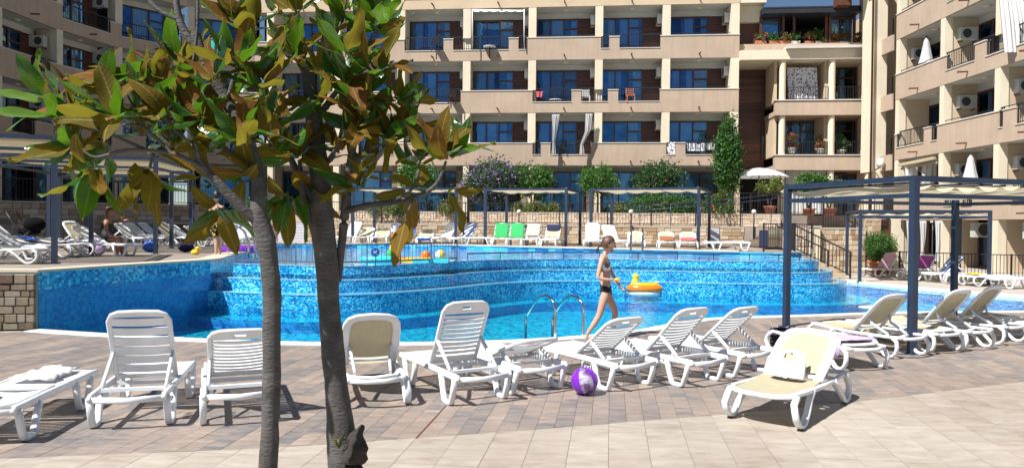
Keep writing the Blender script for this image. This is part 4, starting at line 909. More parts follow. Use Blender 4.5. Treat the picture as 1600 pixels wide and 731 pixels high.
def cover(L, name, label, cat, mt, d0, d1, w=.3, y0=0, hang=0, off=.02, group=None, amp=.012, seed=3, sidehang=0):
    """cloth lying along a lounger: distance measured from the hinge, positive to the foot, negative up the back"""
    o, kind, th = L; Mw = TM[o.name]; r_ = random.Random(seed); n = max(6, int(abs(d1 - d0) / .05)); rows = []
    for i in range(n + 1):
        d = d0 + (d1 - d0) * i / n
        if d < 0: p = back_pt(th, -d, off + (.012 if kind == 'A' else .028)); 
        elif d > .96: p = Vector((HX + .99, 0, SZ + off - (d - .96)))
        else: p = Vector((HX + d, 0, SZ + off))
        row = []
        for j in range(9):
            y = y0 + w * (j - 4) / 4 * (1 + .05 * math.sin(i * .9)); q = Vector((p.x, y, p.z + amp * noise.noise(Vector((i * .5, j * .6, seed * 3.1))) + amp))
            if abs(y) > .36: q.z -= (abs(y) - .36) * 3; q.y = math.copysign(.36 + (abs(y) - .36) * .15, y)
            row.append(Mw @ q)
        rows.append(row)
    g = MB(); g.strip(rows); ob = g.build(name, mt); s = ob.modifiers.new('thick', 'SOLIDIFY'); s.thickness = .008; s.offset = 1
    return setp(ob, label, cat, group)
def headc(pxl, pyl, pxr, pyr, dist=.50, z=0, head=None):   # lounger centre from the ground contact of its two head legs
    a, b = gr(pxl, pyl, z).xy, gr(pxr, pyr, z).xy; m = (a + b) / 2; v = (b - a).normalized(); h = Vector((-v.y, v.x))
    if head is not None: h = Vector((math.cos(R(head)), math.sin(R(head))))
    return (m + h * dist).x, (m + h * dist).y, math.degrees(math.atan2(h.y, h.x))
NL = {}
def near(i, kind, deg, x, y, head, label): NL[i] = place(kind, deg, True, x, y, 0, head, label)
near(1, 'A', 0, -4.05, 6.13, 97, 'flat white slatted lounger at the left edge with a white towel')
x, y, h = headc(150, 665, 265, 660, head=104); near(2, 'W', 60, x, y, h, 'white slatted lounger with raised back next to the flat one at left')
x, y, h = headc(316, 662, 430, 650, head=112); near(3, 'A', 41, x, y, h, 'white slatted lounger partly hidden by the left magnolia trunk')
x, y, h = headc(545, 632, 622, 631, .55, head=106); near(4, 'B', 49, x, y, h, 'beige mesh lounger seen from behind right of the stumped trunk')
x, y, h = headc(697, 631, 785, 620, head=120); near(5, 'A', 61, x, y, h, 'tallest white slatted lounger, back raised, right of the beige mesh lounger')
x, y, h = headc(795, 614, 868, 606, head=122); near(6, 'A', 19.5, x, y, h, 'white slatted lounger with nearly flat back beside the purple beach ball')
x, y, h = headc(944, 606, 1006, 602, head=124); near(7, 'A', 36, x, y, h, 'white slatted lounger just behind the purple beach ball in front of the walking girl')
x, y, h = headc(1058, 602, 1114, 594, head=125); near(8, 'A', 44, x, y, h, 'white slatted lounger between the girl\'s lounger and the one nearest the pergola')
x, y, h = headc(1140, 588, 1187, 580, head=126); near(9, 'A', 40, x, y, h, 'white slatted lounger nearest the near pergola post, navy cloth beside it')
LS0 = LS; LS = (.78, .82, .82); near(13, 'B', 33, 2.59, 6.80, 230, 'cream mesh lounger in the right foreground with a beige bag on it')
LS = LS0
x, y, h = headc(1316, 577, 1352, 571, head=108); near(10, 'B', 0, x, y, h, 'flat mesh lounger behind the foreground one with a lilac towel')
x, y, h = headc(1387, 557, 1421, 553, head=115); near(11, 'B', 46, x, y, h, 'beige mesh lounger with raised back left of the nearest pergola post')
x, y, h = headc(1442, 550, 1477, 546, head=116); near(12, 'B', 0, x, y, h, 'flat mesh lounger directly right of the nearest pergola post')
x, y, h = headc(1492, 545, 1526, 542, head=116); near(14, 'B', 48, x, y, h, 'beige mesh lounger with raised back under the near pergola')
x, y, h = headc(1548, 536, 1577, 534, head=120); near(15, 'B', 50, x, y, h, 'beige mesh lounger with raised back farthest right under the near pergola')
near(16, 'A', 0, 8.3, 11.2, 172, 'flat white slatted lounger cut by the right edge of the view')
cover(NL[1], 'towel', 'crumpled white towel on the flat lounger at the left edge', 'towel', M['cloth_white'], .15, .86, .2, .0, amp=.05, off=.01)
cover(NL[10], 'towel', 'lilac towel draped over the flat mesh lounger behind the bag lounger', 'towel', M['lilac_towel'], -.75, -.3, .37, .06, amp=.02)
cover(NL[10], 'towel', 'white towel folded beside the lilac one on the flat mesh lounger', 'towel', M['cloth_white'], -.3, -.05, .3, .1, amp=.03, seed=9)
cover(NL[10], 'towel', 'small lilac cloth on the foot of the flat mesh lounger', 'towel', M['lilac_towel'], .35, .6, .3, .0, amp=.01, seed=5)
# spotted navy cloth hanging from the corner of lounger 10
o = NL[10][0]; Mw = TM[o.name]; g = MB(); rows = []
for i in range(9):
    t = i / 8; rows.append([Mw @ Vector((.78 + .3 * t ** .5 + .012 * math.sin(j * 2 + i), -.05 + .42 * (j / 6) * (1 - .35 * t), SZ + .05 - .36 * t ** 1.5 + .012 * math.sin(j * 1.7))) for j in range(7)])
g.strip(rows); ob = g.build('cloth', M['navy_print']); setp(ob, 'navy cloth with white flowers hanging off the foot of a mesh lounger', 'cloth'); ob.modifiers.new('t', 'SOLIDIFY').thickness = .01
# bag on the foreground lounger
Mw = TM[NL[13][0].name]; t = thing('tote_bag', 'beige canvas tote bag leaning on the back of the foreground lounger', 'bag', tuple(Mw @ Vector((.05, 0, SZ))), R(230)); t.scale = (.78, .82, .82); TM[t.name] = Mw
t.location = Mw @ Vector((0, 0, 0)); g = MB(); rows = []
for i in range(13):
    z = i / 12; row = []
    for j in range(20):
        a = 2 * math.pi * j / 20; ca, sa = math.cos(a), math.sin(a)
        yy = .19 * (1 - .25 * z ** 2) * math.copysign(abs(sa) ** .6, sa); tz = (.075 * (1 - .8 * z) + .012) * math.copysign(abs(ca) ** .7, ca)
        zz = .24 * z - (.07 * z * math.cos(yy * 16) if z > .5 else 0) + .008 * noise.noise(Vector((j * .5, i * .4, 2)))
        row.append((.10 - zz * .66 + tz * .8 + .008 * noise.noise(Vector((j * .8, i * .5, 7))), yy - .02, SZ + .012 + .0 + zz * .95 + max(0, tz) * .2))
    row.append(row[0]); rows.append(row)
g.strip(rows)
g.v = g.v; g.build('body', M['bag'], t, local=True)
for s in (-1, 1):
    g = MB(); g.sweep([(.0 + .03 * s, -.13, SZ + .14), (-.06 + .02 * s, -.10, SZ + .27), (-.10, -.02 + .05 * s, SZ + .29), (-.07, .06, SZ + .22), (-.01, .10, SZ + .15)], .05, .012, n=6, ref=(1, 0, 0)); g.build('handle', M['bag'], t, local=True)
# teal bundle at the left edge
p = gr(2, 632, 0); t = thing('cushion', 'small teal rolled bundle on the flat lounger at the left edge', 'cushion', (-4.2, 5.75, .34)); g = MB(); g.ball((-4.2, 5.75, .35), .13, 14, sc=(1.2, .8, .45)); g.build('body', M['teal_cloth'], t)
# ------------------------------------------------------------------ far loungers: (kind, angle, px, py ground centre, z, heading, label, cover)
far = [
 # row against the wall beyond the upper pool
 ('A', 50, 548, 384, 250, 'white slatted lounger farthest left in the row against the stone wall', None),
 ('B', 28, 571, 384, 268, 'pale lounger with open round back second from left by the stone wall', None),
 ('B', 28, 596, 384, 272, 'white lounger with open round back left of the small child', None),
 ('A', 48, 637, 386, 262, 'lounger covered by a blue towel right of the small child', ('blue_towel', -.85, .1)),
 ('B', 25, 666, 386, 270, 'lounger with a pale blue towel hanging over its foot end', ('stripe_towel', .5, 1.15)),
 ('A', 50, 696, 386, 235, 'white slatted lounger raised steeply left of the double pergola posts', None),
 ('A', 48, 727, 386, 235, 'lounger covered by a blue and white striped towel', ('stripe_towel', -.85, .0)),
 ('A', 0, 745, 387, 180, 'flat white lounger between the two far pergolas', None),
 ('B', 52, 783, 387, 265, 'lounger draped with a green towel, left of the pair', ('green_towel', -.8, .05)),
 ('B', 52, 807, 387, 262, 'lounger draped with a green towel, right of the pair', ('green_towel', -.8, .05)),
 ('B', 50, 832, 388, 258, 'grey backed mesh lounger right of the green towels', ('grey_towel', -.8, -.1)),
 ('B', 48, 862, 389, 255, 'lounger with a navy cloth hung over its back', ('navy_cloth', -.8, -.45)),
 ('A', 55, 925, 390, 262, 'white slatted lounger raised upright by the right far pergola post', None),
 ('A', 45, 957, 391, 285, 'white slatted lounger behind the walking girl\'s head', None),
 ('B', 25, 993, 392, 262, 'white lounger with open round back behind the chrome pool ladder', None),
 ('B', 25, 1042, 392, 262, 'white lounger with a brown towel by the stone wall', ('brown_towel', -.3, .25)),
 ('B', 25, 1075, 394, 258, 'white lounger with a red towel by the right pergola post', ('red_towel', -.2, .2)),
 ('A', 0, 1135, 393, 185, 'flat white slatted lounger next to the lilac notice board', None),
]
for i, (k, a, px_, py_, h, lb, cv) in enumerate(far):
    p = gr(px_, py_ - 4, UD + .0); yy = min(p.y, 27.6 + (0 if px_ < 700 else -.4)); p = at(px_, py_, yy)
    if not (p.x < -8): pass
    # keep on the deck, which starts beyond the pool edge
    edge = 26.95 if p.x < -2 else 26.8 - (p.x + 2) * .42
    yy = max(edge + .9, 1); p = at(px_, py_, yy)
    L = place(k, a, False, p.x, p.y, UD, h, lb, 'loungers in the row against the stone wall')
    if cv: cover(L, 'towel', cv[0].replace('_', ' ') + ' on the lounger ' + lb.split(' lounger ')[-1] if ' lounger ' in lb else cv[0].replace('_', ' ') + ' spread over ' + lb.replace('lounger ', ''), 'towel', M[cv[0]], cv[1], cv[2], .32, seed=i)
rside = [
 ('B', 48, 1380, 438, 205, 'lounger under a pink towel next to the potted round bush', ('pink_towel', -.8, .1)),
 ('B', 48, 1438, 443, 208, 'lounger with a purple towel on its back behind the nearest post', ('purple_towel', -.75, -.15)),
 ('A', 45, 1478, 446, 200, 'lounger with a blue and white striped towel across the right pool', ('stripe_towel', -.85, .2)),
 ('B', 0, 1520, 450, 190, 'flat lounger with a yellow towel across the right pool', ('yellow_rubber', -.2, .1)),
 ('B', 0, 1546, 452, 188, 'flat mesh lounger behind the right post of the far right pergola', None),
 ('A', 0, 1588, 456, 185, 'flat white slatted lounger farthest right across the pool', None),
]
for i, (k, a, px_, py_, h, lb, cv) in enumerate(rside):
    p = gr(px_, py_ - 6, 0); L = place(k, a, False, p.x, p.y, 0, h, lb, 'loungers across the right end of the pool')
    if cv: cover(L, 'towel', ({'stripe_towel': 'blue and white striped', 'yellow_rubber': 'small yellow'}.get(cv[0], cv[0].split('_')[0])) + ' towel lying on a lounger across the right pool', 'towel', M[cv[0]], cv[1], cv[2], .3, seed=i + 40)
lside = [
 ('B', 0, -3, 412, 12, 'shaded flat lounger cut by the left edge of the view', None),
 ('A', 40, 25, 405, 5, 'grey looking slatted lounger, back raised, at the left edge of the raised deck', None),
 ('B', 14, 62, 402, 8, 'low backed lounger with a blue cushion behind the first post', ('blue_towel', -.5, -.1)),
 ('B', 10, 100, 400, 6, 'flat lounger heaped with towels right of the first post', ('cloth_white', -.4, .5)),
 ('B', 45, 128, 391, 340, 'lounger with cream mesh back raised between two left posts', None),
 ('A', 30, 150, 392, 345, 'lounger with sloping cream back left of the seated woman', None),
 ('A', 0, 165, 400, 4, 'white lounger the pointing woman sits on', None),
 ('A', 42, 205, 385, 350, 'lounger with raised back just right of the seated woman', None),
 ('A', 38, 222, 381, 348, 'second raised lounger right of the seated woman', None),
 ('A', 38, 240, 378, 348, 'third raised lounger right of the seated woman', None),
 ('B', 45, 268, 384, 345, 'raised mesh lounger between the middle left posts', None),
 ('A', 34, 290, 384, 350, 'sloping white lounger behind the slim right posts', None),
 ('A', 30, 318, 384, 352, 'low sloping white lounger right of the slim posts', None),
 ('A', 0, 345, 385, 10, 'flat white lounger behind the legs of the standing boy', None),
 ('A', 50, 372, 382, 300, 'upright white lounger right of the standing boy', None),
 ('A', 50, 390, 381, 300, 'upright white lounger nearest the left trunk', None),
]
for i, (k, a, px_, py_, h, lb, cv) in enumerate(lside):
    p = gr(px_, py_, UD); L = place(k, a, False, p.x, p.y, UD, h, lb, 'loungers on the shaded left deck'); NL['L%d' % i] = L
    if cv: cover(L, 'towel', {'blue_towel': 'blue towel on the low backed lounger behind the first post', 'cloth_white': 'heap of white towels on a lounger right of the first post'}[cv[0]], 'towel', M[cv[0]], cv[1], cv[2], .3, seed=i + 60, amp=.04)
for i, (px_, py_, c_) in enumerate(((150, 397, 'lilac_towel'), (118, 396, 'grey_towel'), (235, 394, 'blue_towel'), (290, 394, 'navy_cloth'))):
    p = gr(px_, py_, UD); t = thing('beach_bag', ('lilac', 'grey', 'blue', 'navy')[i] + ' beach bag lying among the loungers on the left deck', 'bag', tuple(p)); g = MB(); g.ball((p.x, p.y, p.z + .14), .2, 10, sc=(1.1, .7, .7)); g.build('body', M[c_], t); g = MB(); g.tube([(p.x - .1, p.y, p.z + .24), (p.x, p.y, p.z + .38), (p.x + .1, p.y, p.z + .24)], .012, 6); g.build('handle', M[c_], t)
# ------------------------------------------------------------------ pergolas
def pergola(label, P, z0, h, canopy='sheet', th=.09, strips=7, low=.26, group='blue grey steel pergolas'):
    """P: four ground corners front-left, front-right, back-right, back-left"""
    P = [Vector((p[0], p[1], 0)) for p in P]; t = thing('pergola', label, 'pergola', (P[0].x, P[0].y, z0), 0, group); zz = Vector((0, 0, 1)); m = M['steelblue']
    for p in P:
        g = MB(); d = (P[1] - P[0]).normalized() * th / 2; e = Vector((-d.y, d.x, 0)); g.hexa([p - d - e + zz * z0, p + d - e + zz * z0, p + d + e + zz * z0, p - d + e + zz * z0, p - d - e + zz * (z0 + h - .001), p + d - e + zz * (z0 + h - .001), p + d + e + zz * (z0 + h - .001), p - d + e + zz * (z0 + h - .001)]); g.build('post', m, t)
        g = MB(); g.hexa([p - 2 * d - 2 * e + zz * z0, p + 2 * d - 2 * e + zz * z0, p + 2 * d + 2 * e + zz * z0, p - 2 * d + 2 * e + zz * z0, p - 2 * d - 2 * e + zz * (z0 + .012), p + 2 * d - 2 * e + zz * (z0 + .012), p + 2 * d + 2 * e + zz * (z0 + .012), p - 2 * d + 2 * e + zz * (z0 + .012)]); g.build('base_plate', m, t)
    for i in range(4):
        a, b = P[i], P[(i + 1) % 4]; d = (b - a).normalized() * (th / 2 + .002)
        g = MB(); g.bar(a + d * 0 + zz * (z0 + h - .035 + .001 * i), b + zz * (z0 + h - .035 + .001 * i), th * .8, .075); g.build('top_beam', m, t)
        if low: g = MB(); g.bar(a + zz * (z0 + h - low), b + zz * (z0 + h - low), th * .5, .06); g.build('lower_beam', m, t)
    zc = z0 + h - (.11 if low else .0)
    if canopy == 'sheet':
        n = strips
        for k in range(n):
            a0, a1 = k / n, (k + .93) / n; g = MB(); rows = []
            for i in range(9):
                u = i / 8; r_ = []
                for j in range(7):
                    v = a0 + (a1 - a0) * j / 6; p = P[0].lerp(P[1], v).lerp(P[3].lerp(P[2], v), .03 + .94 * u)
                    r_.append(p + zz * (zc - .07 * math.sin(j / 6 * math.pi) - .03 * math.sin(u * 9 + k)))
                rows.append(r_)
            g.strip(rows); g.build('canopy_strip', M['canopy'], t)
            q0, q1 = P[0].lerp(P[1], a0), P[3].lerp(P[2], a0); g = MB(); g.tube([q0 + zz * (zc + .02), q1 + zz * (zc + .02)], .014, 6); g.build('canopy_wire', M['iron'], t)
    elif canopy == 'slats':
        for k in range(12):
            a = (k + .1) / 12; b = (k + .6) / 12; g = MB(); A, B, D, E = P[0].lerp(P[3], a), P[1].lerp(P[2], a), P[1].lerp(P[2], b), P[0].lerp(P[3], b)
            z1 = zz * (zc); z2 = zz * (zc + .05); z3 = zz * (zc + .07); g.hexa([A + z1, B + z1, D + z1, E + z1, A + z3, B + z3, D + z3, E + z3]); g.build('slat', M['canopy'], t)
    return t
p1, p2, p3 = Vector((4.62, 12.4)), Vector((5.36, 9.86)), Vector((8.15, 13.6)); p4 = p2 + p3 - p1
pergola('large near pergola on the right with a beige folding canopy', [p2, p4, p3, p1], 0, 2.37, strips=9)
a, b, c = gr(1343, 440).xy, gr(1545, 444.5).xy, gr(1406, 425).xy; c = a + Vector((1.05, 3.2)); d = b + c - a
pergola('far right pergola standing by the stone wall across the pool', [a, b, d, c], 0, 2.2, strips=7, low=.2)
a, b = Vector((gr(551, 378, UD).x, 27.6)), Vector((gr(714, 382, UD).x, 27.0)); 
def pr(px0, px1, y0, y1, dep, label, h=2.1):
    a = at(px0, 385, y0).xy; b = at(px1, 385, y1).xy; e = (b - a).normalized(); n = Vector((-e.y, e.x)) * dep; pergola(label, [a, b, b + n, a + n], UD, h, strips=5, th=.10, low=0)
pr(551, 712, 27.6, 27.2, 2.8, 'leftmost of the three pergolas against the far stone wall')
pr(758, 884, 27.4, 26.6, 2.9, 'middle of the three pergolas against the far stone wall')
pr(923, 1091, 26.6, 25.2, 3.0, 'rightmost of the three pergolas against the far stone wall')
pergola('nearest pergola on the shaded left deck', [(-11.6, 12.5), (-8.42, 13.6), (-9.45, 16.6), (-12.6, 15.5)], UD, 2.35, canopy='slats')
pergola('middle pergola on the shaded left deck', [(-12.2, 17.4), (-8.68, 18.0), (-9.3, 21.4), (-12.8, 20.9)], UD, 2.35, canopy='slats')
pergola('farthest pergola on the shaded left deck', [(-13.4, 21.4), (-9.95, 21.6), (-10.6, 24.6), (-14, 24.3)], UD, 2.35, canopy='slats')
# ------------------------------------------------------------------ ladders, toys, ball, small things
def hoop(px_, Y, lab=None):
    return at(px_, 500, Y)
t = thing('pool_ladder', 'polished steel pool ladder rails arching over the near pool edge', 'ladder', tuple(gr(865, 527)))
for px0, px1 in ((820, 867), (866, 911)):
    A = gr(px1, 528, 0); D = Vector((-.42, .62, 0)); g = MB(); path = [A, A + Vector((0, 0, .42)), A + D * .08 + Vector((0, 0, .54)), A + D * .25 + Vector((0, 0, .60)), A + D * .45 + Vector((0, 0, .58)), A + D * .65 + Vector((0, 0, .5)), A + D * .95 + Vector((0, 0, .25)), A + D + Vector((0, 0, .1)), A + D + Vector((0, 0, -.9))]
    g.tube(smooth_line([tuple(p) for p in path], 4), .022, 10); g.build('rail', M['chrome'], t)
for dz in (-.25, -.5):
    A0 = gr(867, 528, 0) + Vector((-.42, .62, dz)); B0 = gr(911, 528, 0) + Vector((-.42, .62, dz)); g = MB(); g.bar(A0, B0, .07, .03); g.build('rung', M['chrome'], t)
def small_ladder(px0, px1, py, z, D, label):
    t = thing('pool_ladder', label, 'ladder', tuple(gr(px0, py, z)))
    for px_ in (px0, px1):
        A = gr(px_, py, z); g = MB(); path = [A, A + Vector((0, 0, .5)), A + D * .3 + Vector((0, 0, .7)), A + D * .8 + Vector((0, 0, .5)), A + D + Vector((0, 0, -.1))]; g.tube(smooth_line([tuple(p) for p in path], 4), .028, 8); g.build('rail', M['chrome'], t)
small_ladder(986, 1004, 392, UD, Vector((-.1, -.55, 0)), 'small chrome ladder at the far edge of the upper pool')
small_ladder(356, 366, 398, UD, Vector((.5, .1, 0)), 'chrome ladder at the left end of the upper pool by the boy')
# beach ball
c = gr(913, 616, 0); r_ = .135; t = thing('beach_ball', 'purple beach ball with clear panels on the tiles', 'ball', (c.x, c.y, 0))
g = MB(); n = 24; kk = 14
for i in range(kk):
    for j in range(n):
        th0, th1 = math.pi * i / kk, math.pi * (i + 1) / kk; a0, a1 = 2 * math.pi * j / n, 2 * math.pi * (j + 1) / n
        P = [Vector((math.cos(th), math.sin(th) * math.cos(a), math.sin(th) * math.sin(a))) for th, a in ((th0, a0), (th0, a1), (th1, a1), (th1, a0))]
        rt_ = Matrix.Rotation(R(75), 3, 'Y') @ Matrix.Rotation(R(25), 3, 'X')
        P = [Vector((c.x, c.y, r_)) + rt_ @ p * r_ for p in P]; seg = (j // 4) % 6; g.face(P[::-1], {0: 0, 1: 0, 2: 1, 3: 0, 4: 0, 5: 1}[seg], True)
M['clear_vinyl'] = mat('patterned_vinyl', [(0, (.05, .3, .35)), (.4, (.5, .45, .55)), (.6, (.1, .03, .2)), (.8, (.6, .2, .3)), (1, (.6, .6, .6))], scale=14, rough=.15)
g.build('shell', [M['purple_vinyl'], M['clear_vinyl']], t)
# duck float
c = gr(1008, 459, -.05); c = Vector((c.x, c.y, -.05)); t = thing('pool_float', 'inflatable yellow and orange duck boat floating near the cascade', 'pool float', tuple(c))
def ring(g, c, R_, r_, sx=1, sy=1, m=0, n=24, k=10):
    b = len(g.v)
    for i in range(n):
        a = 2 * math.pi * i / n
        for j in range(k):
            q = 2 * math.pi * j / k; rr = R_ + r_ * math.cos(q); g.v.append((c[0] + sx * rr * math.cos(a), c[1] + sy * rr * math.sin(a), c[2] + r_ * math.sin(q)))
    for i in range(n):
        for j in range(k):
            i2, j2 = (i + 1) % n, (j + 1) % k; g.f.append((b + i * k + j, b + i2 * k + j, b + i2 * k + j2, b + i * k + j2)); g.m.append(m); g.sm.append(True)
    return g
s_ = 1.15
g = MB(); ring(g, c + Vector((0, 0, .03)), .25 * s_, .075, 1.2, .8); g.build('lower_ring', M['board_white'], t)
g = MB(); ring(g, c + Vector((0, 0, .15)), .25 * s_, .1, 1.3, .8); g.build('upper_ring', M['orange_vinyl'], t); g = MB(); ring(g, c + Vector((0, 0, .235)), .25 * s_, .06, 1.2, .75); g.build('yellow_ring', M['yellow_vinyl'], t)
g = MB(); g.tube([c + Vector((-.28, -.02, .12)), c + Vector((-.27, -.02, .25)), c + Vector((-.24, -.02, .35)), c + Vector((-.24, -.02, .42))], [.14, .11, .085, .06], 10); g.ball(c + Vector((-.24, -.02, .43)), .085); g.build('neck', M['yellow_vinyl'], t)
g = MB(); g.tube([c + Vector((-.3, -.02, .1)), c + Vector((-.42, -.02, .07)), c + Vector((-.5, -.02, .05))], [.08, .05, .01], 8); g.build('beak', M['yellow_vinyl'], t)
g = MB(); g.ball(c + Vector((.3, 0, .22)), .12, sc=(1, .8, .9)); g.build('tail', M['yellow_vinyl'], t)
g = MB(); ring(g, c + Vector((0, 0, .24)), .06, .02); g.build('handle', M['board_white'], t)
# toys in the upper pool
def up_at(px_, py_): q = gr(px_, py_, TOP); return q
def toy(label, px_, py_, fn, name='pool_float', cat='pool float'):
    c = up_at(px_, py_); t = thing(name, label, cat, tuple(c)); fn(t, c); return t
def f_ring(col, Rr, r2=.09, sx=1, sy=1):
    def f(t, c): g = MB(); ring(g, c + Vector((0, 0, .05)), Rr, r2, sx, sy); g.build('ring', M[col], t)
    return f
def f_croc(t, c):
    g = MB(); g.ball(c + Vector((0, 0, .06)), .33, 14, sc=(1.4, .6, .3)); g.build('body', M['cyan_vinyl'], t)
toy('turquoise inflatable boat inside the low pool fence', 592, 409, f_croc)
toy('red and dark swim ring left of the yellow mat', 624, 409, f_ring('red_vinyl', .14, .06))
toy('yellow inflatable mat floating behind the low fence', 650, 409, lambda t, c: (MB().box(c.x - .35, c.x + .35, c.y - .25, c.y + .25, c.z, c.z + .1).build('mat', M['yellow_vinyl'], t), MB().ball(c + Vector((.2, .2, .15)), .11, 10, sc=(1, .7, 1)).build('headrest', M['orange_vinyl'], t)))
toy('flat cyan air mattress right of the yellow mat', 674, 410, lambda t, c: MB().box(c.x - .4, c.x + .4, c.y - .2, c.y + .2, c.z, c.z + .09).build('mat', M['cyan_vinyl'], t))
toy('small green and yellow beach ball beside the balloons', 611, 404, lambda t, c: MB().ball(c + Vector((0, 0, .12)), .12).build('shell', M['fl_green'] if 'fl_green' in M else M['green_towel'], t), 'beach_ball', 'ball')
toy('red and yellow inflatable parrot toy standing over the pool floats', 619, 403, lambda t, c: (MB().ball(c + Vector((.05, 0, .26)), .12, sc=(.8, .8, 1.2)).build('wing', M['red_vinyl'], t), MB().ball(c + Vector((-.08, 0, .24)), .12, sc=(.8, .8, 1.3)).build('body', M['yellow_vinyl'], t)), 'pool_toy', 'toy')
def bb(t, c):
    g = MB(); n = 12
    g.ball(c + Vector((0, 0, .11)), .13, n); 
    for i in range(len(g.m)): g.m[i] = (0, 0, 1, 1, 0, 0, 0, 0, 0, 1, 1, 0)[i % n]
    g.build('shell', [M['board_white'], M['yellow_vinyl'], M['orange_vinyl']], t)
toy('white and yellow beach ball at the right end of the low fence', 688, 405, bb, 'beach_ball', 'ball')
c = gr(305, 398, UD); t = thing('rubber_duck', 'small yellow rubber toy lying on the left deck edge', 'toy', tuple(c)); g = MB(); g.ball(c + Vector((0, 0, .06)), .1, 10, sc=(1.1, .8, .7)); g.ball(c + Vector((.06, 0, .15)), .06, 8); g.build('body', M['yellow_rubber'], t); g = MB(); g.ball(c + Vector((.13, 0, .14)), .025, 6); g.build('beak', M['orange_vinyl'], t)
c = gr(372, 395, UD); t = thing('swim_ring', 'purple swim ring lying behind the standing boy', 'swim ring', tuple(c)); g = MB(); ring(g, c + Vector((0, .1, .09)), .42, .09); g.build('ring', M['purple_vinyl'], t)
c = gr(1378, 484, -.05); t = thing('pool_float', 'white swim board with a pink print floating at the near right pool edge', 'pool float', tuple(c)); g = MB(); g.ball(c + Vector((0, .2, .03)), .34, 14, sc=(1.2, .6, .12)); g.build('board', M['board_white'], t); g = MB(); g.ball(c + Vector((.05, .2, .06)), .12, 8, sc=(1.4, .7, .2)); g.build('print', M['pink_towel'], t)
# boards
def board(px0, px1, py0, py1, Y, mt, label):
    a, b = at(px0, py1, Y), at(px1, py0, Y); t = thing('notice_board', label, 'board', (a.x, a.y, a.z)); g = MB(); g.box(a.x - .03, b.x + .03, Y + .01, Y + .06, a.z - .03, b.z + .03); g.build('backing', M['steelblue'], t); g = MB(); g.box(a.x, b.x, Y - .002, Y + .009, a.z, b.z); g.build('panel', M[mt], t)
    for x in (a.x + .08, b.x - .08): g = MB(); g.box(x - .02, x + .02, Y + .06, Y + .09, UD, b.z); g.build('leg', M['iron'], t)
board(1107, 1124, 356, 382, 28.9, 'print_lines', 'lilac white notice board leaning on the far stone wall')
board(1188, 1200, 361, 385, 28.2, 'board_navy', 'narrow dark blue board behind the poolside railing')
board(434, 455, 352, 378, 29.6, 'print_lines', 'left white notice board of the pair behind the left trunk')
board(457, 479, 348, 378, 29.6, 'print_lines', 'right white notice board of the pair behind the left trunk')
# globe lamps
for px_, py_, Y, lb in ((811, 331, 31.3, 'white globe bollard lamp at the fence by the middle pergola'), (986, 331, 31.05, 'white globe bollard lamp at the fence in front of the hedge'), (1178, 331, 30.4, 'white globe bollard lamp above the stone stair')):
    p = at(px_, py_, Y - .3); t = thing('bollard_lamp', lb, 'lamp', (p.x, p.y, T1), 0, 'globe lamps on the terrace'); g = MB(); g.ball(p, .1, 12); g.build('globe', M['lamp_globe'], t); g = MB(); g.tube([(p.x, p.y, T1 - .5), (p.x, p.y, p.z - .08)], .03, 8); g.build('post', M['iron'], t)
# pram
p = gr(48, 392, UD); t = thing('pram', 'black pushchair with folded hood behind the left loungers', 'pram', (p.x, p.y, UD)); g = MB(); 
g.v = []; g.ball((p.x + .1, p.y, UD + .68), .25, 14, sc=(1.1, .8, .75)); g.build('hood', M['pram_cloth'], t); g = MB(); g.ball((p.x - .05, p.y, UD + .5), .24, 12, sc=(1.3, .7, .4)); g.build('seat', M['pram_cloth'], t)
g = MB(); 
for s in (-.2, .2): g.tube([(p.x - .5, p.y + s, UD + 1.0), (p.x - .35, p.y + s, UD + .75), (p.x + .35, p.y + s, UD + .15)], .016, 6); g.tube([(p.x + .1, p.y + s, UD + .5), (p.x - .35, p.y + s, UD + .12)], .016, 6)
g.tube([(p.x - .5, p.y - .2, UD + 1.0), (p.x - .5, p.y + .2, UD + 1.0)], .02, 6); g.build('frame', M['iron'], t)
for dx in (-.35, .35):
    for s in (-.22, .22): g = MB(); g.v = []; q = MB(); q.sweep([(p.x + dx + .11 * math.cos(a * .5236), p.y + s, UD + .13 + .11 * math.sin(a * .5236)) for a in range(12)], .03, closed=True, n=6, ref=(0, 1, 0)); q.build('wheel', M['rub'], t)
# umbrellas
def closed_umbrella(px_, pyt, pyb, Y, label):
    a, b = at(px_, pyt, Y), at(px_, pyb, Y); t = thing('closed_umbrella', label, 'umbrella', (b.x, b.y, b.z)); h = a.z - b.z; g = MB(); n = 20; rows = []
    for i in range(9):
        z = i / 8; r_ = (.30 - .22 * z ** .8) if z < .9 else .1 * (1.05 - z) * 5
        rows.append([(b.x + r_ * (1 + .18 * math.cos(j * math.pi / 1.25)) * math.cos(2 * math.pi * j / n), b.y + r_ * (1 + .18 * math.cos(j * math.pi / 1.25)) * math.sin(2 * math.pi * j / n), b.z + h * (.1 + .85 * z)) for j in range(n + 1)])
    g.strip(rows); g.build('canopy', M['umbrella_white'], t); g = MB(); g.tube([(b.x, b.y, b.z - .7), (b.x, b.y, a.z + .03)], .02, 8); g.build('pole', M['iron'], t)
closed_umbrella(1447, 57, 104, 33.2, 'closed white parasol on an upper right balcony')
closed_umbrella(1516, 240, 288, 29.4, 'closed white parasol on the lower right balcony')
p = at(1186, 277, 37.6); t = thing('parasol', 'open white parasol over the terrace entrance beside the cypress', 'umbrella', (p.x, p.y, T2)); g = MB(); n = 16
rows = [[(p.x + r_ * 1.0 * math.cos(2 * math.pi * j / n), p.y + r_ * math.sin(2 * math.pi * j / n), p.z + dz) for j in range(n + 1)] for r_, dz in ((1.45, 0), (1.2, .16), (.8, .33), (.35, .44), (.01, .48))]
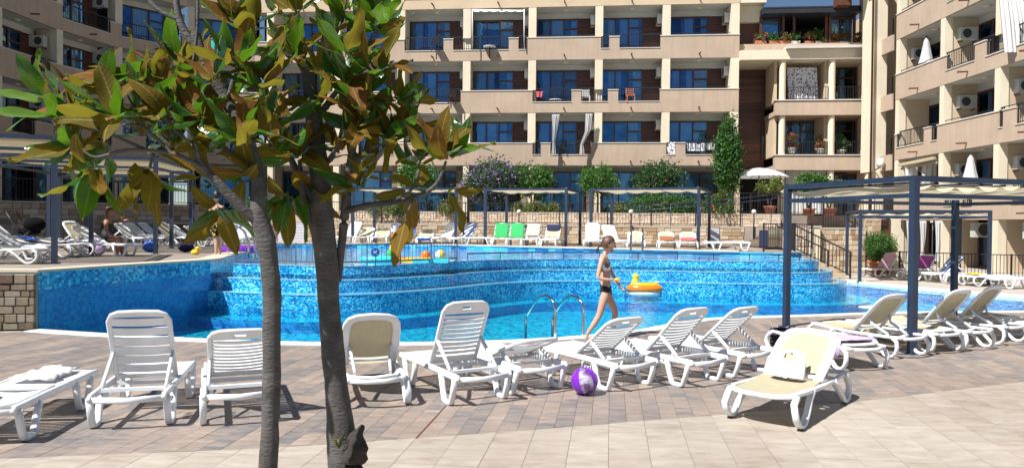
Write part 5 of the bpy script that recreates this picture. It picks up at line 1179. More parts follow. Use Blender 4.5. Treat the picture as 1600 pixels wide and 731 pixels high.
g.strip(rows); g.build('canopy', M['umbrella_white'], t); g = MB(); g.tube([(p.x, p.y, T2), (p.x, p.y, p.z + .5)], .03, 8); g.build('pole', M['iron'], t); g = MB()
for j in range(0, n, 2): g.bar((p.x + .05 * math.cos(2 * math.pi * j / n), p.y + .05 * math.sin(2 * math.pi * j / n), p.z + .42), (p.x + 1.4 * math.cos(2 * math.pi * j / n), p.y + 1.4 * math.sin(2 * math.pi * j / n), p.z - .01), .015, .015)
g.build('rib', M['iron'], t)
# curtains hanging on balconies
def drape(pts, label, mt='cloth_white', cat='curtain', name='curtain', nf=14):
    """pts: (px, py, width px) from top to bottom with plane distance Y"""
    g = MB(); rows = []
    for px_, py_, w_, Y in pts:
        rows.append([at(px_ + w_ * (j / nf - .5), py_, Y) + Vector((0, .05 * math.sin(j * 1.6) + .02 * math.sin(j * .7), 0)) for j in range(nf + 1)])
    g.strip(rows[::-1]); o = g.build(name, M[mt]); setp(o, label, cat); return o
Yc = 39.75
drape([(868, 179, 12, Yc), (867, 200, 8, Yc), (865, 222, 4, Yc), (865, 241, 7, Yc)], 'long white curtain tied in the first floor bay left')
drape([(920, 178, 11, Yc - .2), (918, 205, 8, Yc - .2), (909, 226, 5, Yc - .2), (909, 242, 8, Yc - .2)], 'long white curtain swept left beside a first floor column')
drape([(1253, 106, 46, 39.4), (1254, 135, 46, 39.4), (1255, 163, 48, 39.4)], 'flower patterned white curtain on the annex balcony', 'flower_curtain', nf=30)
drape([(1584, -6, 46, 27.0), (1590, 30, 52, 26.9), (1594, 82, 50, 26.8)], 'big white sheet curtain at the upper right corner', nf=30)
drape([(1253, 264, 50, 39.2), (1253, 300, 52, 39.2), (1253, 334, 52, 39.2)], 'grey white ground floor curtain behind the plumeria plants', 'cloth_white', nf=30)
drape([(1281, 264, 18, 39.0), (1281, 334, 18, 39.0)], 'plain white ground floor curtain beside the round column')
drape([(1424, 258, 22, 33.8), (1424, 300, 20, 33.8)], 'left white curtain of the tented first floor balcony at right', nf=12)
drape([(1453, 256, 24, 33.0), (1450, 300, 26, 33.0)], 'right white curtain of the tented first floor balcony at right', nf=12)
for px_, lb in ((1421, 'tied white curtain left of the nearest post on the right ground floor'), (1466, 'tied white curtain right of the nearest post on the right ground floor'), (1442, 'white curtain behind the nearest pergola post')):
    Yq = 18.1 * 1155 / (px_ - 800); drape([(px_, 345, 10, Yq), (px_, 370, 7, Yq), (px_ - 1, 390, 4, Yq), (px_ - 1, 408, 8, Yq)], lb)
a = at(1411, 251, 33.6); t = thing('awning', 'rolled beige awning over the tented balcony on the right', 'awning', tuple(a)); g = MB(); g.bar(at(1408, 258, 34.3), at(1464, 247, 32.0), .35, .12); g.build('roll', M['canopy'], t); g = MB(); g.bar(at(1408, 264, 34.3), at(1464, 254, 32.0), .04, .1); g.build('valance', M['canopy'], t)
# white awning on the third floor
t = thing('awning', 'white scalloped awning frame on a third floor balcony', 'awning', tuple(at(737, 12, 40.6))); g = MB(); rows = []
for k in range(5):
    rows.append([at(738 + (819 - 738) * j / 24, 12 + k * 1.4 + (1.6 * abs(math.sin(j * .8)) if k == 4 else 0), 41.0 - .22 * k) for j in range(25)])
g.strip(rows[::-1]); g.build('canopy', M['cloth_white'], t)
for px_ in (738, 819): g = MB(); g.tube([at(px_, 15, 40.15), at(px_, 76, 40.15)], .03, 6); g.build('post', M['whitepaint'], t)
# laundry
drape([(1048, 222, 12, 39.55), (1048, 232, 12, 39.5), (1049, 241, 11, 39.5)], 'black and white towel hung in the narrow balcony gap', 'white_print', 'laundry', 'towel', 6)
drape([(1088, 224, 30, 39.45), (1088, 236, 28, 39.45)], 'patterned white cloth drying on the first floor railing by the cypress', 'white_print', 'laundry', 'laundry', 8)
drape([(1111, 223, 14, 39.4), (1110, 234, 12, 39.4)], 'white shirt drying beside the cypress', 'cloth_white', 'laundry', 'laundry', 6)
drape([(842, 143, 12, 40.2), (842, 152, 9, 40.2)], 'bright pink towel on a second floor railing', 'red_towel', 'laundry', 'towel', 6)
drape([(336, 64, 28, 38.5), (336, 77, 28, 38.5)], 'pale blue cloths on a left balcony railing', 'cyan_vinyl', 'laundry', 'laundry', 8)
for px_, py_, Y, mt, lb in ((915, 158, 40.3, 'white', 'white plastic chair on a second floor balcony'), (680, 73, 40.4, 'iron', 'dark chair on the third floor balcony left of the awning'), (985, 156, 39.9, 'terra', 'brown chair on a second floor balcony behind the wide railing'), (706, 156, 40.4, 'iron', 'folding chair on the second floor balcony nearest the magnolia'), (880, 238, 40.2, 'iron', 'dark chair between the white first floor curtains'), (1250, 160, 39.6, 'white', 'white chair in front of the flowered annex curtain')):
    c = at(px_, py_, Y); t = thing('balcony_chair', lb, 'chair', tuple(c), 0, 'chairs on the balconies'); g = MB(); g.box(c.x - .22, c.x + .22, c.y - .2, c.y + .2, c.z + .2, c.z + .24); g.build('seat', M[mt], t)
    g = MB(); 
    for k in range(4): g.bar((c.x - .2, c.y + .2, c.z + .3 + k * .1), (c.x + .2, c.y + .2, c.z + .3 + k * .1), .03, .05)
    for s in (-.2, .2): g.bar((c.x + s, c.y + .2, c.z + .2), (c.x + s, c.y + .24, c.z + .66), .04, .04)
    g.build('backrest', M[mt], t)
    for sx in (-.2, .2):
        for sy in (-.18, .18): g = MB(); g.box(c.x + sx - .02, c.x + sx + .02, c.y + sy - .02, c.y + sy + .02, c.z - .2, c.z + .2); g.build('leg', M[mt], t)
for px_, py_, Y, lb in ((765, 74, 40.3, 'small round table on a third floor balcony'), (868, 157, 40.4, 'small round table on a second floor balcony')):
    c = at(px_, py_, Y); t = thing('balcony_table', lb, 'table', tuple(c)); g = MB(); g.lathe(c, [(0, .0), (.35, 0), (.35, .03), (0, .03)], 14); g.build('top', M['whitepaint'], t); g = MB(); g.tube([(c.x, c.y, c.z - .6), c], .03, 6); g.build('leg', M['iron'], t)
# ------------------------------------------------------------------ plants
def leaves(g, pos, size, r_, m=0, upb=.3, asp=.5):
    d = Vector((r_.gauss(0, 1), r_.gauss(0, 1), r_.gauss(0, 1) + upb)).normalized(); s = d.cross(Vector((r_.gauss(0, 1), r_.gauss(0, 1), r_.gauss(0, 1)))).normalized(); n = d.cross(s); L = size * r_.uniform(.7, 1.3); w = L * asp * .5
    b = len(g.v); p = pos; g.v += [tuple(p), tuple(p + d * L * .5 + s * w + n * w * .3), tuple(p + d * L), tuple(p + d * L * .5 - s * w + n * w * .3)]
    g.f.append((b, b + 1, b + 2)); g.f.append((b, b + 2, b + 3)); g.m += [m, m]; g.sm += [False, False]
def crown(g, c, rad, n, size, seed, clump=7, m=0, fl=None, flp=0, shape=None, asp=.5):
    r_ = random.Random(seed); cl = []
    K = max(6, n // 45)
    for i in range(K):
        while True:
            v = Vector((r_.uniform(-1, 1), r_.uniform(-1, 1), r_.uniform(-1, 1)))
            if .3 < v.length < 1: break
        v = v * (.62 + .38 * r_.random()) / max(v.length, .55) if r_.random() < .7 else v
        k = shape(v.z) if shape else 1
        cl.append(Vector((v.x * rad[0] * k, v.y * rad[1] * k, v.z * rad[2])))
    cr = sum(rad) / 3 * .34
    if shape: cr = rad[0] * .42
    for i in range(n):
        q = cl[i % K]; p = Vector(c) + q + Vector((r_.gauss(0, 1), r_.gauss(0, 1), r_.gauss(0, 1))) * cr * .55
        leaves(g, p, size, r_, m if (fl is None or r_.random() > flp) else fl, asp=asp)
def shrub(name, label, cat, px_, pyc, Y, rx, rz, mt, n, size, zb=T2, trunk=True, seed=1, fl=None, flp=0, shape=None, group=None, asp=.5, ry=None):
    c = at(px_, pyc, Y); t = thing(name, label, cat, (c.x, c.y, zb), 0, group)
    g = MB(); crown(g, c, (rx, ry or rx, rz), int(n * 1.6), size * 1.15, seed, fl=1 if fl else None, flp=flp, shape=shape, asp=asp)
    g.build('foliage', [M[mt]] + ([M[fl]] if fl else []), t)
    if trunk:
        g = MB(); r_ = random.Random(seed)
        for k in range(3):
            a = k * 2.1; g.tube([(c.x + .12 * math.cos(a), c.y + .12 * math.sin(a), zb - .05), (c.x + .1 * math.cos(a), c.y + .1 * math.sin(a), (zb + c.z) / 2), (c.x + rx * .5 * math.cos(a), c.y + rx * .4 * math.sin(a), c.z + rz * .3)], [.05, .04, .015], 7)
        g.build('trunk', M['bark'], t)
    return t, c
shrub('flowering_shrub', 'big dark shrub covered in small purple flowers by the facade', 'shrub', 768, 288, 38.2, 1.45, 1.1, 'fol_dark', 5200, .13, seed=2, fl='fl_purple', flp=.22)
shrub('small_tree', 'green climbing shrub right of the purple one on a pale trunk', 'shrub', 832, 282, 38.3, 1.0, .7, 'fol_green', 2600, .13, seed=3)
shrub('small_tree', 'round dark green tree before the third ground floor pier', 'tree', 936, 283, 37.9, .92, .68, 'fol_green', 2600, .12, seed=4)
shrub('flowering_shrub', 'wide green shrub with a few red flowers near the hedge', 'shrub', 1030, 282, 37.6, 1.15, .75, 'fol_dark', 3200, .13, seed=5, fl='fl_red', flp=.012)
shrub('cypress', 'tall narrow green cypress at the right corner of the long wing', 'tree', 1137, 246, 37.0, .68, 2.0, 'fol_thuja', 6500, .13, seed=6, shape=lambda z: .42 if z > .72 else (.62 + .4 * (1 - abs(z + .35))) * (.9 if z < .45 else .62), zb=T2, ry=.68)
shrub('small_tree', 'green leafy bush behind the magnolia at left of centre', 'shrub', 650, 280, 37.8, 1.0, .8, 'fol_green', 1800, .14, seed=7)
for i, (px_, w_, mt, lb) in enumerate(((600, .8, 'fol_olive', 'low olive green shrub left on the terrace wall behind the magnolia'), (628, .5, 'fol_green', 'low green shrub behind the hanging magnolia leaf'), (700, .5, 'fol_olive', 'low olive shrub left of the far pergola gap'), (812, .35, 'fol_olive', 'pale low shrub under the middle pergola left'), (836, .4, 'fol_olive', 'pale low shrub under the middle pergola centre'), (862, .35, 'fol_olive', 'pale low shrub under the middle pergola right'), (968, .35, 'fol_olive', 'low pale shrub left of the clipped hedge'), (395, .9, 'fol_green', 'green shrub seen between the left magnolia branches'), (225, 1.0, 'fol_dark', 'dark shrub on the left wall in shade'), (208, .5, 'fol_dark', 'small dark shrub at the left wall end'))):
    shrub('low_shrub', lb, 'shrub', px_, 326, 35.2, w_, .3, mt, int(700 * w_ + 200), .1, trunk=False, seed=20 + i, group='low shrubs along the terrace wall')
t, c = shrub('hedge', 'clipped green hedge on the terrace in front of the windows', 'hedge', 1038, 321, 34.8, 1.7, .36, 'fol_thuja', 3200, .1, trunk=False, seed=31, ry=.5)
shrub('flowering_shrub', 'loose shrub with dark red flowers under the cypress', 'shrub', 1125, 322, 34.3, .75, .5, 'fol_green', 1200, .12, trunk=False, seed=33, fl='fl_red', flp=.1)
def pot(t, c, r_, h, mt='terra'):
    g = MB(); g.lathe(c, [(0, 0), (r_ * .7, 0), (r_ * .95, h * .85), (r_ * 1.1, h * .86), (r_ * 1.1, h), (r_ * .95, h), (r_ * .9, h * .88), (0, h * .88)], 18); g.build('pot', M[mt], t)
def potted(label, px_, py_, Y, pr_, ph, crown_dz, rad, mt, n, size, trunk=True, zb=None, fl=None, flp=0, seed=1, name='potted_plant', stems=3, pm='terra'):
    b = at(px_, py_, Y); b.z = b.z if zb is None else zb; t = thing(name, label, 'potted plant', tuple(b)); pot(t, b, pr_, ph, pm)
    c = b + Vector((0, 0, crown_dz)); g = MB(); crown(g, c, rad, n, size, seed, fl=1 if fl else None, flp=flp); g.build('foliage', [M[mt]] + ([M[fl]] if fl else []), t)
    if trunk:
        g = MB()
        for k in range(stems):
            a = k * 2.3 + .4; g.tube([b + Vector((.04 * math.cos(a), .04 * math.sin(a), ph * .8)), b + Vector((.1 * math.cos(a), .1 * math.sin(a), crown_dz * .5)), c + Vector((rad[0] * .45 * math.cos(a), rad[1] * .45 * math.sin(a), 0))], [.05, .04, .02], 7)
        g.build('stem', M['bark'], t)
    return t
potted('plumeria in a terracotta pot with bare forked stems by the terrace railing', 1203, 333, 34.0, .28, .32, 1.2, (.55, .5, .36), 'fol_olive', 600, .18, seed=51)
potted('plumeria in a terracotta pot left of the round annex column', 1264, 337, 35.5, .3, .34, 1.5, (.85, .7, .45), 'fol_green', 700, .22, seed=52)
potted('plumeria in a terracotta pot in front of the round annex column', 1296, 337, 35.3, .32, .36, 1.35, (.6, .5, .35), 'fol_green', 450, .22, seed=53)
b = gr(1376, 427, 0); potted('large round box bush in a terracotta pot by the tan stone wall', 1376, 425, b.y, .42, .45, .98, (.5, .5, .48), 'fol_green', 5200, .07, trunk=False, zb=0, seed=54)
for i, (px_, lb, fl, w_) in enumerate(((1237, 'red geraniums in a white box on the annex first floor railing', 'fl_red', .45), (1281, 'pink geraniums in a box beside the middle annex column', 'fl_red', .35), (1314, 'leafy green plant on the right annex balcony', None, .35))):
    potted(lb, px_, (240, 241, 243)[i], 39.1, .22, .28, .62, (w_, .25, .42), 'fol_green', 700, .11, trunk=False, fl=fl, flp=.45, seed=60 + i, pm='whitepaint')
for i, px_ in enumerate((1193, 1214, 1231, 1246, 1270, 1284, 1308, 1325, 1347)):
    b = at(px_, 69, 39.0); b.z = 11.31; fl_ = 'fl_red' if i % 2 == 0 or i > 5 else None
    t = thing('flower_box', ('planter box with ' + ('red flowers' if fl_ else 'green leaves') + ', number %s from the left on the annex roof parapet') % ('one two three four five six seven eight nine'.split()[i]), 'flower box', tuple(b), 0, 'flower boxes on the roof terrace parapet')
    g = MB(); g.box(b.x - .28, b.x + .28, b.y + .35, b.y + .55, 11.305, 11.49); g.build('box', M['whitepaint'] if i in (3, 5, 7) else M['terra'], t)
    g = MB(); crown(g, (b.x, b.y + .42, 11.72), (.32, .18, .24 + (.2 if i == 5 else 0)), 500, .1, 70 + i, fl=1 if fl_ else None, flp=.3); g.build('foliage', [M['fol_green']] + ([M[fl_]] if fl_ else []), t)
# ------------------------------------------------------------------ magnolias in front
def leafmesh(seed):
    r_ = random.Random(seed); n = 9; rows = []; bend = r_.uniform(-.6, 1.2); fold = r_.uniform(.1, .5); tw = r_.uniform(-.6, .6); wav = r_.uniform(.02, .08); W = r_.uniform(.17, .215)
    for i in range(n + 1):
        t = i / n; w = W * (math.sin(math.pi * t ** .8) ** .6) * (1 if t < .999 else 0) + .002
        a = bend * t * 1.2; cx = (math.sin(a) / (bend * 1.2) if abs(bend) > .02 else t); cz = ((1 - math.cos(a)) / (bend * 1.2) if abs(bend) > .02 else 0)
        row = []
        for j in range(5):
            v = (j - 2) / 2; z = abs(v) * w * fold + wav * math.sin(t * 9 + v * 2) * abs(v); y = v * w
            ca, sa = math.cos(tw * t), math.sin(tw * t); y2 = y * ca - z * sa; z2 = y * sa + z * ca
            row.append((cx - z2 * math.sin(a), y2, -cz + z2 * math.cos(a)))
        rows.append(row)
    g = MB(); g.strip(rows)
    # stalk
    g.sweep([(-.12, 0, 0), (0, 0, -.004)], [.014, .01], n=4, sq=1)
    me = bpy.data.meshes.new('leaf'); me.from_pydata(g.v, [], g.f); me.polygons.foreach_set('use_smooth', g.sm); me.materials.append(M['leaf']); me.update(); return me
LM = [leafmesh(i) for i in range(10)]
def magnolia(label, base, trunk, branches, clusters, loose, seed, name='magnolia_tree', K=.7):
    trunk, branches = [[[(a, b, d * K, w * K) for a, b, d, w in q] for q in z] for z in (trunk, branches)]
    clusters = [(a, b, d * K, n, L * K * 1.16, ax, sp) for a, b, d, n, L, ax, sp in clusters]
    r_ = random.Random(seed); t = thing(name, label, 'tree', base); TM[t.name] = Matrix.Translation(Vector(base))
    def tub(pts, nm, n=12, amp=1, mt='bark'):
        P = smooth_line([tuple(at(a, b, d)) for a, b, d, w in pts], 4); W = smooth_line([(w, 0) for _, _, _, w in pts], 4); g = MB(); g.tube(P, [max(.003, q[0]) for q in W], n)
        for i, v in enumerate(g.v): # knobbly bark
            nn = (noise.noise(Vector(v) * 9) * .006 + noise.noise(Vector(v) * 25) * .003) * (1 if amp == 1 else 1) + (0 if amp == 1 else noise.noise(Vector(v) * 22) * .03); ring_ = i // n; cpt = Vector(P[min(ring_, len(P) - 1)]); d = (Vector(v) - cpt); g.v[i] = tuple(Vector(v) + d.normalized() * nn * min(1, d.length / .04)) if d.length > 1e-5 else v
        return g.build(nm, M[mt], t)
    for k, q in enumerate(trunk): (tub(q, 'stump', 16, 2, 'deadbark') if q[-1][1] > 600 else tub(q, 'trunk' if k == 0 else 'stem', 16))
    for q in branches: tub(q, 'branch', 8)
    inv = TM[t.name].inverted(); k = 0
    for px_, py_, d, n, L, ax, spread in clusters:
        n = int(n * 1.06 + .5)
        c = at(px_, py_, d); A = Vector(ax).normalized()
        for i in range(n):
            az = i * 2.4 + r_.uniform(-.3, .3); tl = R(spread) * (.45 + .75 * i / max(1, n - 1)) + r_.uniform(-.15, .15)
            X_ = A.orthogonal().normalized(); Y_ = A.cross(X_)
            d_ = (A * math.cos(tl) + (X_ * math.cos(az) + Y_ * math.sin(az)) * math.sin(tl)).normalized()
            # upper face turned towards the shoot axis
            zax = (A - d_ * A.dot(d_)); zax = zax.normalized() if zax.length > .05 else Vector((0, 0, 1)); 
            zax = (zax + Vector((r_.gauss(0, .25), r_.gauss(0, .25), r_.gauss(0, .25)))); zax = (zax - d_ * zax.dot(d_)).normalized() * (-1 if r_.random() < .4 else 1); yax = zax.cross(d_)
            s = L * r_.uniform(.75, 1.15); p = c + A * (.02 * (n - i) / n) + d_ * .02
            o = bpy.data.objects.new('leaf', LM[r_.randrange(len(LM))]); C.objects.link(o); o.parent = t
            o.matrix_local = inv @ Matrix(((d_.x * s, yax.x * s, zax.x * s, p.x), (d_.y * s, yax.y * s, zax.y * s, p.y), (d_.z * s, yax.z * s, zax.z * s, p.z), (0, 0, 0, 1))); k += 1
    return t, k
def D(b=4.5): return b + rnd.uniform(-.28, .28)
def cl(l, base=4.5):
    out = []
    for q in l:
        px_, py_, n, L = q[:4]; ax = q[4] if len(q) > 4 else (rnd.uniform(-.5, .5), rnd.uniform(-.6, .1), .9); sp = q[5] if len(q) > 5 else 62
        out.append((px_, py_, base + (q[6] if len(q) > 6 else rnd.uniform(-.3, .35)), n, L, ax, sp))
    return out
L_, Rr = -1, 1
lt = cl([(108, 186, 10, .27, (-.5, -.3, .5), 75), (126, 232, 9, .27, (-.4, -.4, .3), 80), (188, 193, 9, .27, (-.1, -.4, .8), 60), (196, 138, 8, .26, (0, -.2, 1), 55), (240, 130, 8, .24, (.2, -.1, 1), 50), (303, 158, 9, .28, (-.1, -.3, 1), 60), (304, 216, 8, .27, (.2, -.4, .7), 65),
         (75, 160, 5, .25, (-.6, -.1, .8), 50), (160, 150, 7, .24, (-.3, 0, 1), 55), (150, 255, 6, .26, (-.2, -.3, -.8), 55), (232, 262, 6, .28, (.1, -.3, -.9), 50), (262, 190, 8, .25), (225, 215, 8, .25), (285, 110, 5, .28, (.1, -.3, 1), 45), (379, 52, 10, .28, (.1, -.2, 1), 60), (352, 165, 8, .25), (412, 142, 9, .27, (.1, -.3, 1), 60), (330, 245, 7, .24),
         (340, 320, 6, .25, (.2, -.3, -.6), 60), (270, 235, 7, .24), (378, 225, 8, .25), (150, 210, 7, .25), (320, 190, 7, .25), (375, 110, 7, .25), (430, 95, 6, .25), (345, 205, 7, .24), (240, 160, 7, .24), (390, 270, 6, .25, (-.2, -.3, -.3), 70), (420, 205, 8, .25), (340, 130, 7, .24), (318, 275, 5, .23), (175, 230, 6, .24, (-.2, -.3, -.2), 70)])
tl_ = [[(412, 1010, 4.4, .062), (415, 880, 4.4, .058), (418, 760, 4.4, .056), (422, 660, 4.4, .054), (424, 560, 4.4, .053), (425, 470, 4.4, .052), (420, 400, 4.4, .053), (408, 352, 4.4, .058), (403, 325, 4.4, .045), (402, 270, 4.45, .04), (385, 215, 4.5, .038), (355, 160, 4.52, .036), (325, 105, 4.5, .032), (308, 62, 4.5, .03), (306, 52, 4.5, .028)]]
bl = [[(408, 352, 4.4, .035), (375, 322, 4.35, .032), (340, 285, 4.3, .026), (312, 252, 4.3, .022), (300, 225, 4.3, .015)], [(330, 105, 4.5, .026), (292, 55, 4.5, .022), (278, 20, 4.5, .02), (274, -30, 4.5, .018)], [(283, 32, 4.5, .014), (250, 18, 4.5, .013), (220, -12, 4.5, .012)], [(300, 110, 4.35, .008), (308, 50, 4.35, .009), (309, -20, 4.35, .008)],
      [(330, 270, 4.3, .016), (270, 240, 4.25, .013), (200, 235, 4.2, .011), (150, 246, 4.2, .009), (126, 232, 4.2, .007)], [(270, 242, 4.25, .012), (225, 200, 4.25, .01), (190, 195, 4.25, .007)], [(230, 235, 4.25, .01), (160, 205, 4.2, .008), (108, 190, 4.2, .006)], [(402, 280, 4.45, .022), (360, 240, 4.4, .018), (310, 195, 4.35, .013), (303, 160, 4.3, .008)],
      [(385, 215, 4.5, .02), (405, 175, 4.45, .014), (412, 145, 4.4, .008)], [(355, 160, 4.5, .016), (372, 100, 4.5, .012), (379, 58, 4.45, .008)], [(300, 225, 4.3, .012), (262, 190, 4.3, .009), (242, 140, 4.3, .006)], [(312, 252, 4.3, .012), (304, 220, 4.25, .008)], [(240, 240, 4.25, .01), (234, 262, 4.25, .008)], [(225, 200, 4.25, .008), (200, 150, 4.3, .006)]]
base = gr(420, 765, 0) * .7; tA, nA = magnolia('left magnolia, slimmer smooth trunk and a crown reaching the left edge', (base.x, base.y, 0), tl_, bl, lt, [], 11)
rt_l = cl([(464, 22, 8, .27, (0, -.3, 1), 50), (464, 100, 9, .28, (-.1, -.3, 1), 55), (584, 50, 12, .29, (.2, -.3, 1), 70), (541, 135, 9, .27, (.2, -.3, .9), 65), (558, 205, 10, .26, (.3, -.3, .7), 70), (500, 180, 8, .26), (530, 240, 9, .25), (600, 225, 9, .24, (.4, -.2, .6), 65), (500, 120, 7, .26), (615, 165, 7, .25, (.7, -.1, .5), 55), (697, 250, 12, .27, (.15, -.3, 1), 62), (655, 262, 8, .24, (0, -.2, .9), 65), (580, 265, 8, .24), (640, 295, 4, .22, (.1, -.3, -.5), 65), (445, 180, 8, .26), (470, 245, 8, .27, (-.2, -.4, .3), 70), (450, 300, 6, .27, (-.1, -.3, -.7), 50), (634, 335, 2, .27, (0, -.2, -1), 25), (520, 60, 6, .25), (560, 300, 7, .24), (540, 90, 7, .25), (590, 120, 8, .25), (700, 300, 3, .24, (.4, -.3, -.1), 65), (480, 300, 6, .24, (.1, -.2, -.2), 70), (620, 195, 7, .24, (.6, -.2, .5), 60), (555, 165, 8, .25), (430, 240, 7, .25), (540, 20, 6, .26), (430, 25, 6, .26), (600, 285, 3, .22)], 4.85)
tr_ = [[(550, 935, 4.95, .13), (545, 860, 4.95, .115), (538, 790, 4.95, .105), (538, 735, 4.95, .11), (534, 690, 4.95, .10), (530, 640, 4.95, .083), (524, 590, 4.95, .075), (518, 520, 4.95, .074), (512, 450, 4.95, .073), (508, 390, 4.95, .075), (502, 330, 4.95, .078), (500, 280, 4.95, .068), (494, 220, 4.95, .058), (487, 160, 4.95, .05), (482, 118, 4.95, .045), (481, 106, 4.95, .04)],
       [(546, 790, 4.9, .09), (548, 735, 4.87, .085), (554, 705, 4.85, .078), (559, 684, 4.84, .055), (562, 674, 4.84, .035), (567, 664, 4.84, .012)],
       [(528, 440, 5.0, .022), (532, 400, 5.0, .024), (537, 350, 4.98, .03), (540, 320, 4.95, .028), (546, 260, 4.9, .024), (556, 210, 4.9, .02)]]
br = [[(540, 330, 4.95, .022), (580, 320, 4.85, .02), (640, 312, 4.8, .017), (680, 290, 4.75, .013), (697, 252, 4.75, .009)], [(600, 318, 4.85, .012), (640, 300, 4.75, .01), (655, 265, 4.75, .008)], [(492, 190, 4.95, .022), (535, 130, 4.9, .017), (565, 90, 4.85, .013), (584, 54, 4.85, .01)], [(483, 130, 4.95, .014), (466, 100, 4.9, .009)], [(500, 270, 4.95, .02), (530, 220, 4.85, .014), (541, 140, 4.8, .008)],
      [(500, 330, 4.95, .035), (470, 280, 4.9, .025), (448, 230, 4.85, .018), (445, 185, 4.8, .01)], [(545, 270, 4.9, .014), (575, 235, 4.85, .01), (600, 225, 4.8, .006)], [(556, 210, 4.9, .013), (585, 160, 4.85, .01), (612, 165, 4.8, .006)], [(510, 95, 4.9, .008), (538, 20, 4.9, .008), (541, -20, 4.9, .007)], [(645, 312, 4.78, .009), (638, 330, 4.75, .006)], [(505, 390, 4.95, .04), (488, 350, 4.92, .03), (476, 320, 4.9, .022), (468, 250, 4.85, .012)]]
base = gr(536, 738, 0) * .7; tB, nB = magnolia('right magnolia, thicker trunk with a broken stump near its foot', (base.x, base.y, 0), tr_, br, rt_l, [], 12)
print('leaves', nA, nB)
# young shoot at the stump
g = MB(); p = at(530, 700, 4.82 * .7)
for k in range(5):
    d = Vector((rnd.uniform(-.03, .03), -.02, rnd.uniform(.04, .09))); g.sweep([p, p + d * .6, p + d], [.008, .022, .003], [.003, .004, .002], n=4, sq=1)
g.build('sprout', M['fol_olive'], tB)
# ------------------------------------------------------------------ people
def person(label, J, chains, Y, skin, clothes, hair=None, pxs=True, prof=1, face=True):
    """J: joint -> (x, y, z, radius) world; chains: list of joint name pairs"""
    root = thing('person', label, 'person', clothes.get('base'))
    names = list(J); me = bpy.data.meshes.new('skel'); me.from_pydata([J[n][:3] for n in names], [(names.index(a), names.index(b)) for a, b in chains], []); me.update()
    o = bpy.data.objects.new('skel', me); C.objects.link(o); sk = o.modifiers.new('s', 'SKIN'); sk.use_smooth_shade = True; sk.branch_smoothing = .3
    for i, n in enumerate(names):
        v = me.skin_vertices[0].data[i]; r_ = J[n][3]; v.radius = r_ if isinstance(r_, tuple) else (r_, r_); v.use_root = (n == 'pelvis')
    ss = o.modifiers.new('u', 'SUBSURF'); ss.levels = 2; ss.render_levels = 2
    dg = bpy.context.evaluated_depsgraph_get(); ev = o.evaluated_get(dg); m2 = bpy.data.meshes.new_from_object(ev); C.objects.unlink(o); bpy.data.objects.remove(o)
    vs = [Vector(v.co) for v in m2.vertices]; fs = [tuple(p.vertices) for p in m2.polygons]; nr = [Vector(v.normal) for v in m2.vertices]
    g = MB(); g.v = [tuple(v) for v in vs]; g.f = fs; g.m = [0] * len(fs); g.sm = [True] * len(fs)
    body = g.build('body', M[skin], root)
    for nm, mt, test, th in clothes['list']:
        g = MB(); mp_ = {}
        for f in fs:
            c = sum((vs[i] for i in f), Vector()) / len(f)
            if test(c):
                idx = []
                for i in f:
                    if i not in mp_: mp_[i] = len(g.v); g.v.append(tuple(vs[i] + nr[i] * th))
                    idx.append(mp_[i])
                g.f.append(tuple(idx)); g.m.append(0); g.sm.append(True)
        if g.f: q = g.build(nm, M[mt], root); md = q.modifiers.new('t', 'SOLIDIFY'); md.thickness = .006; md.offset = 1
    return root
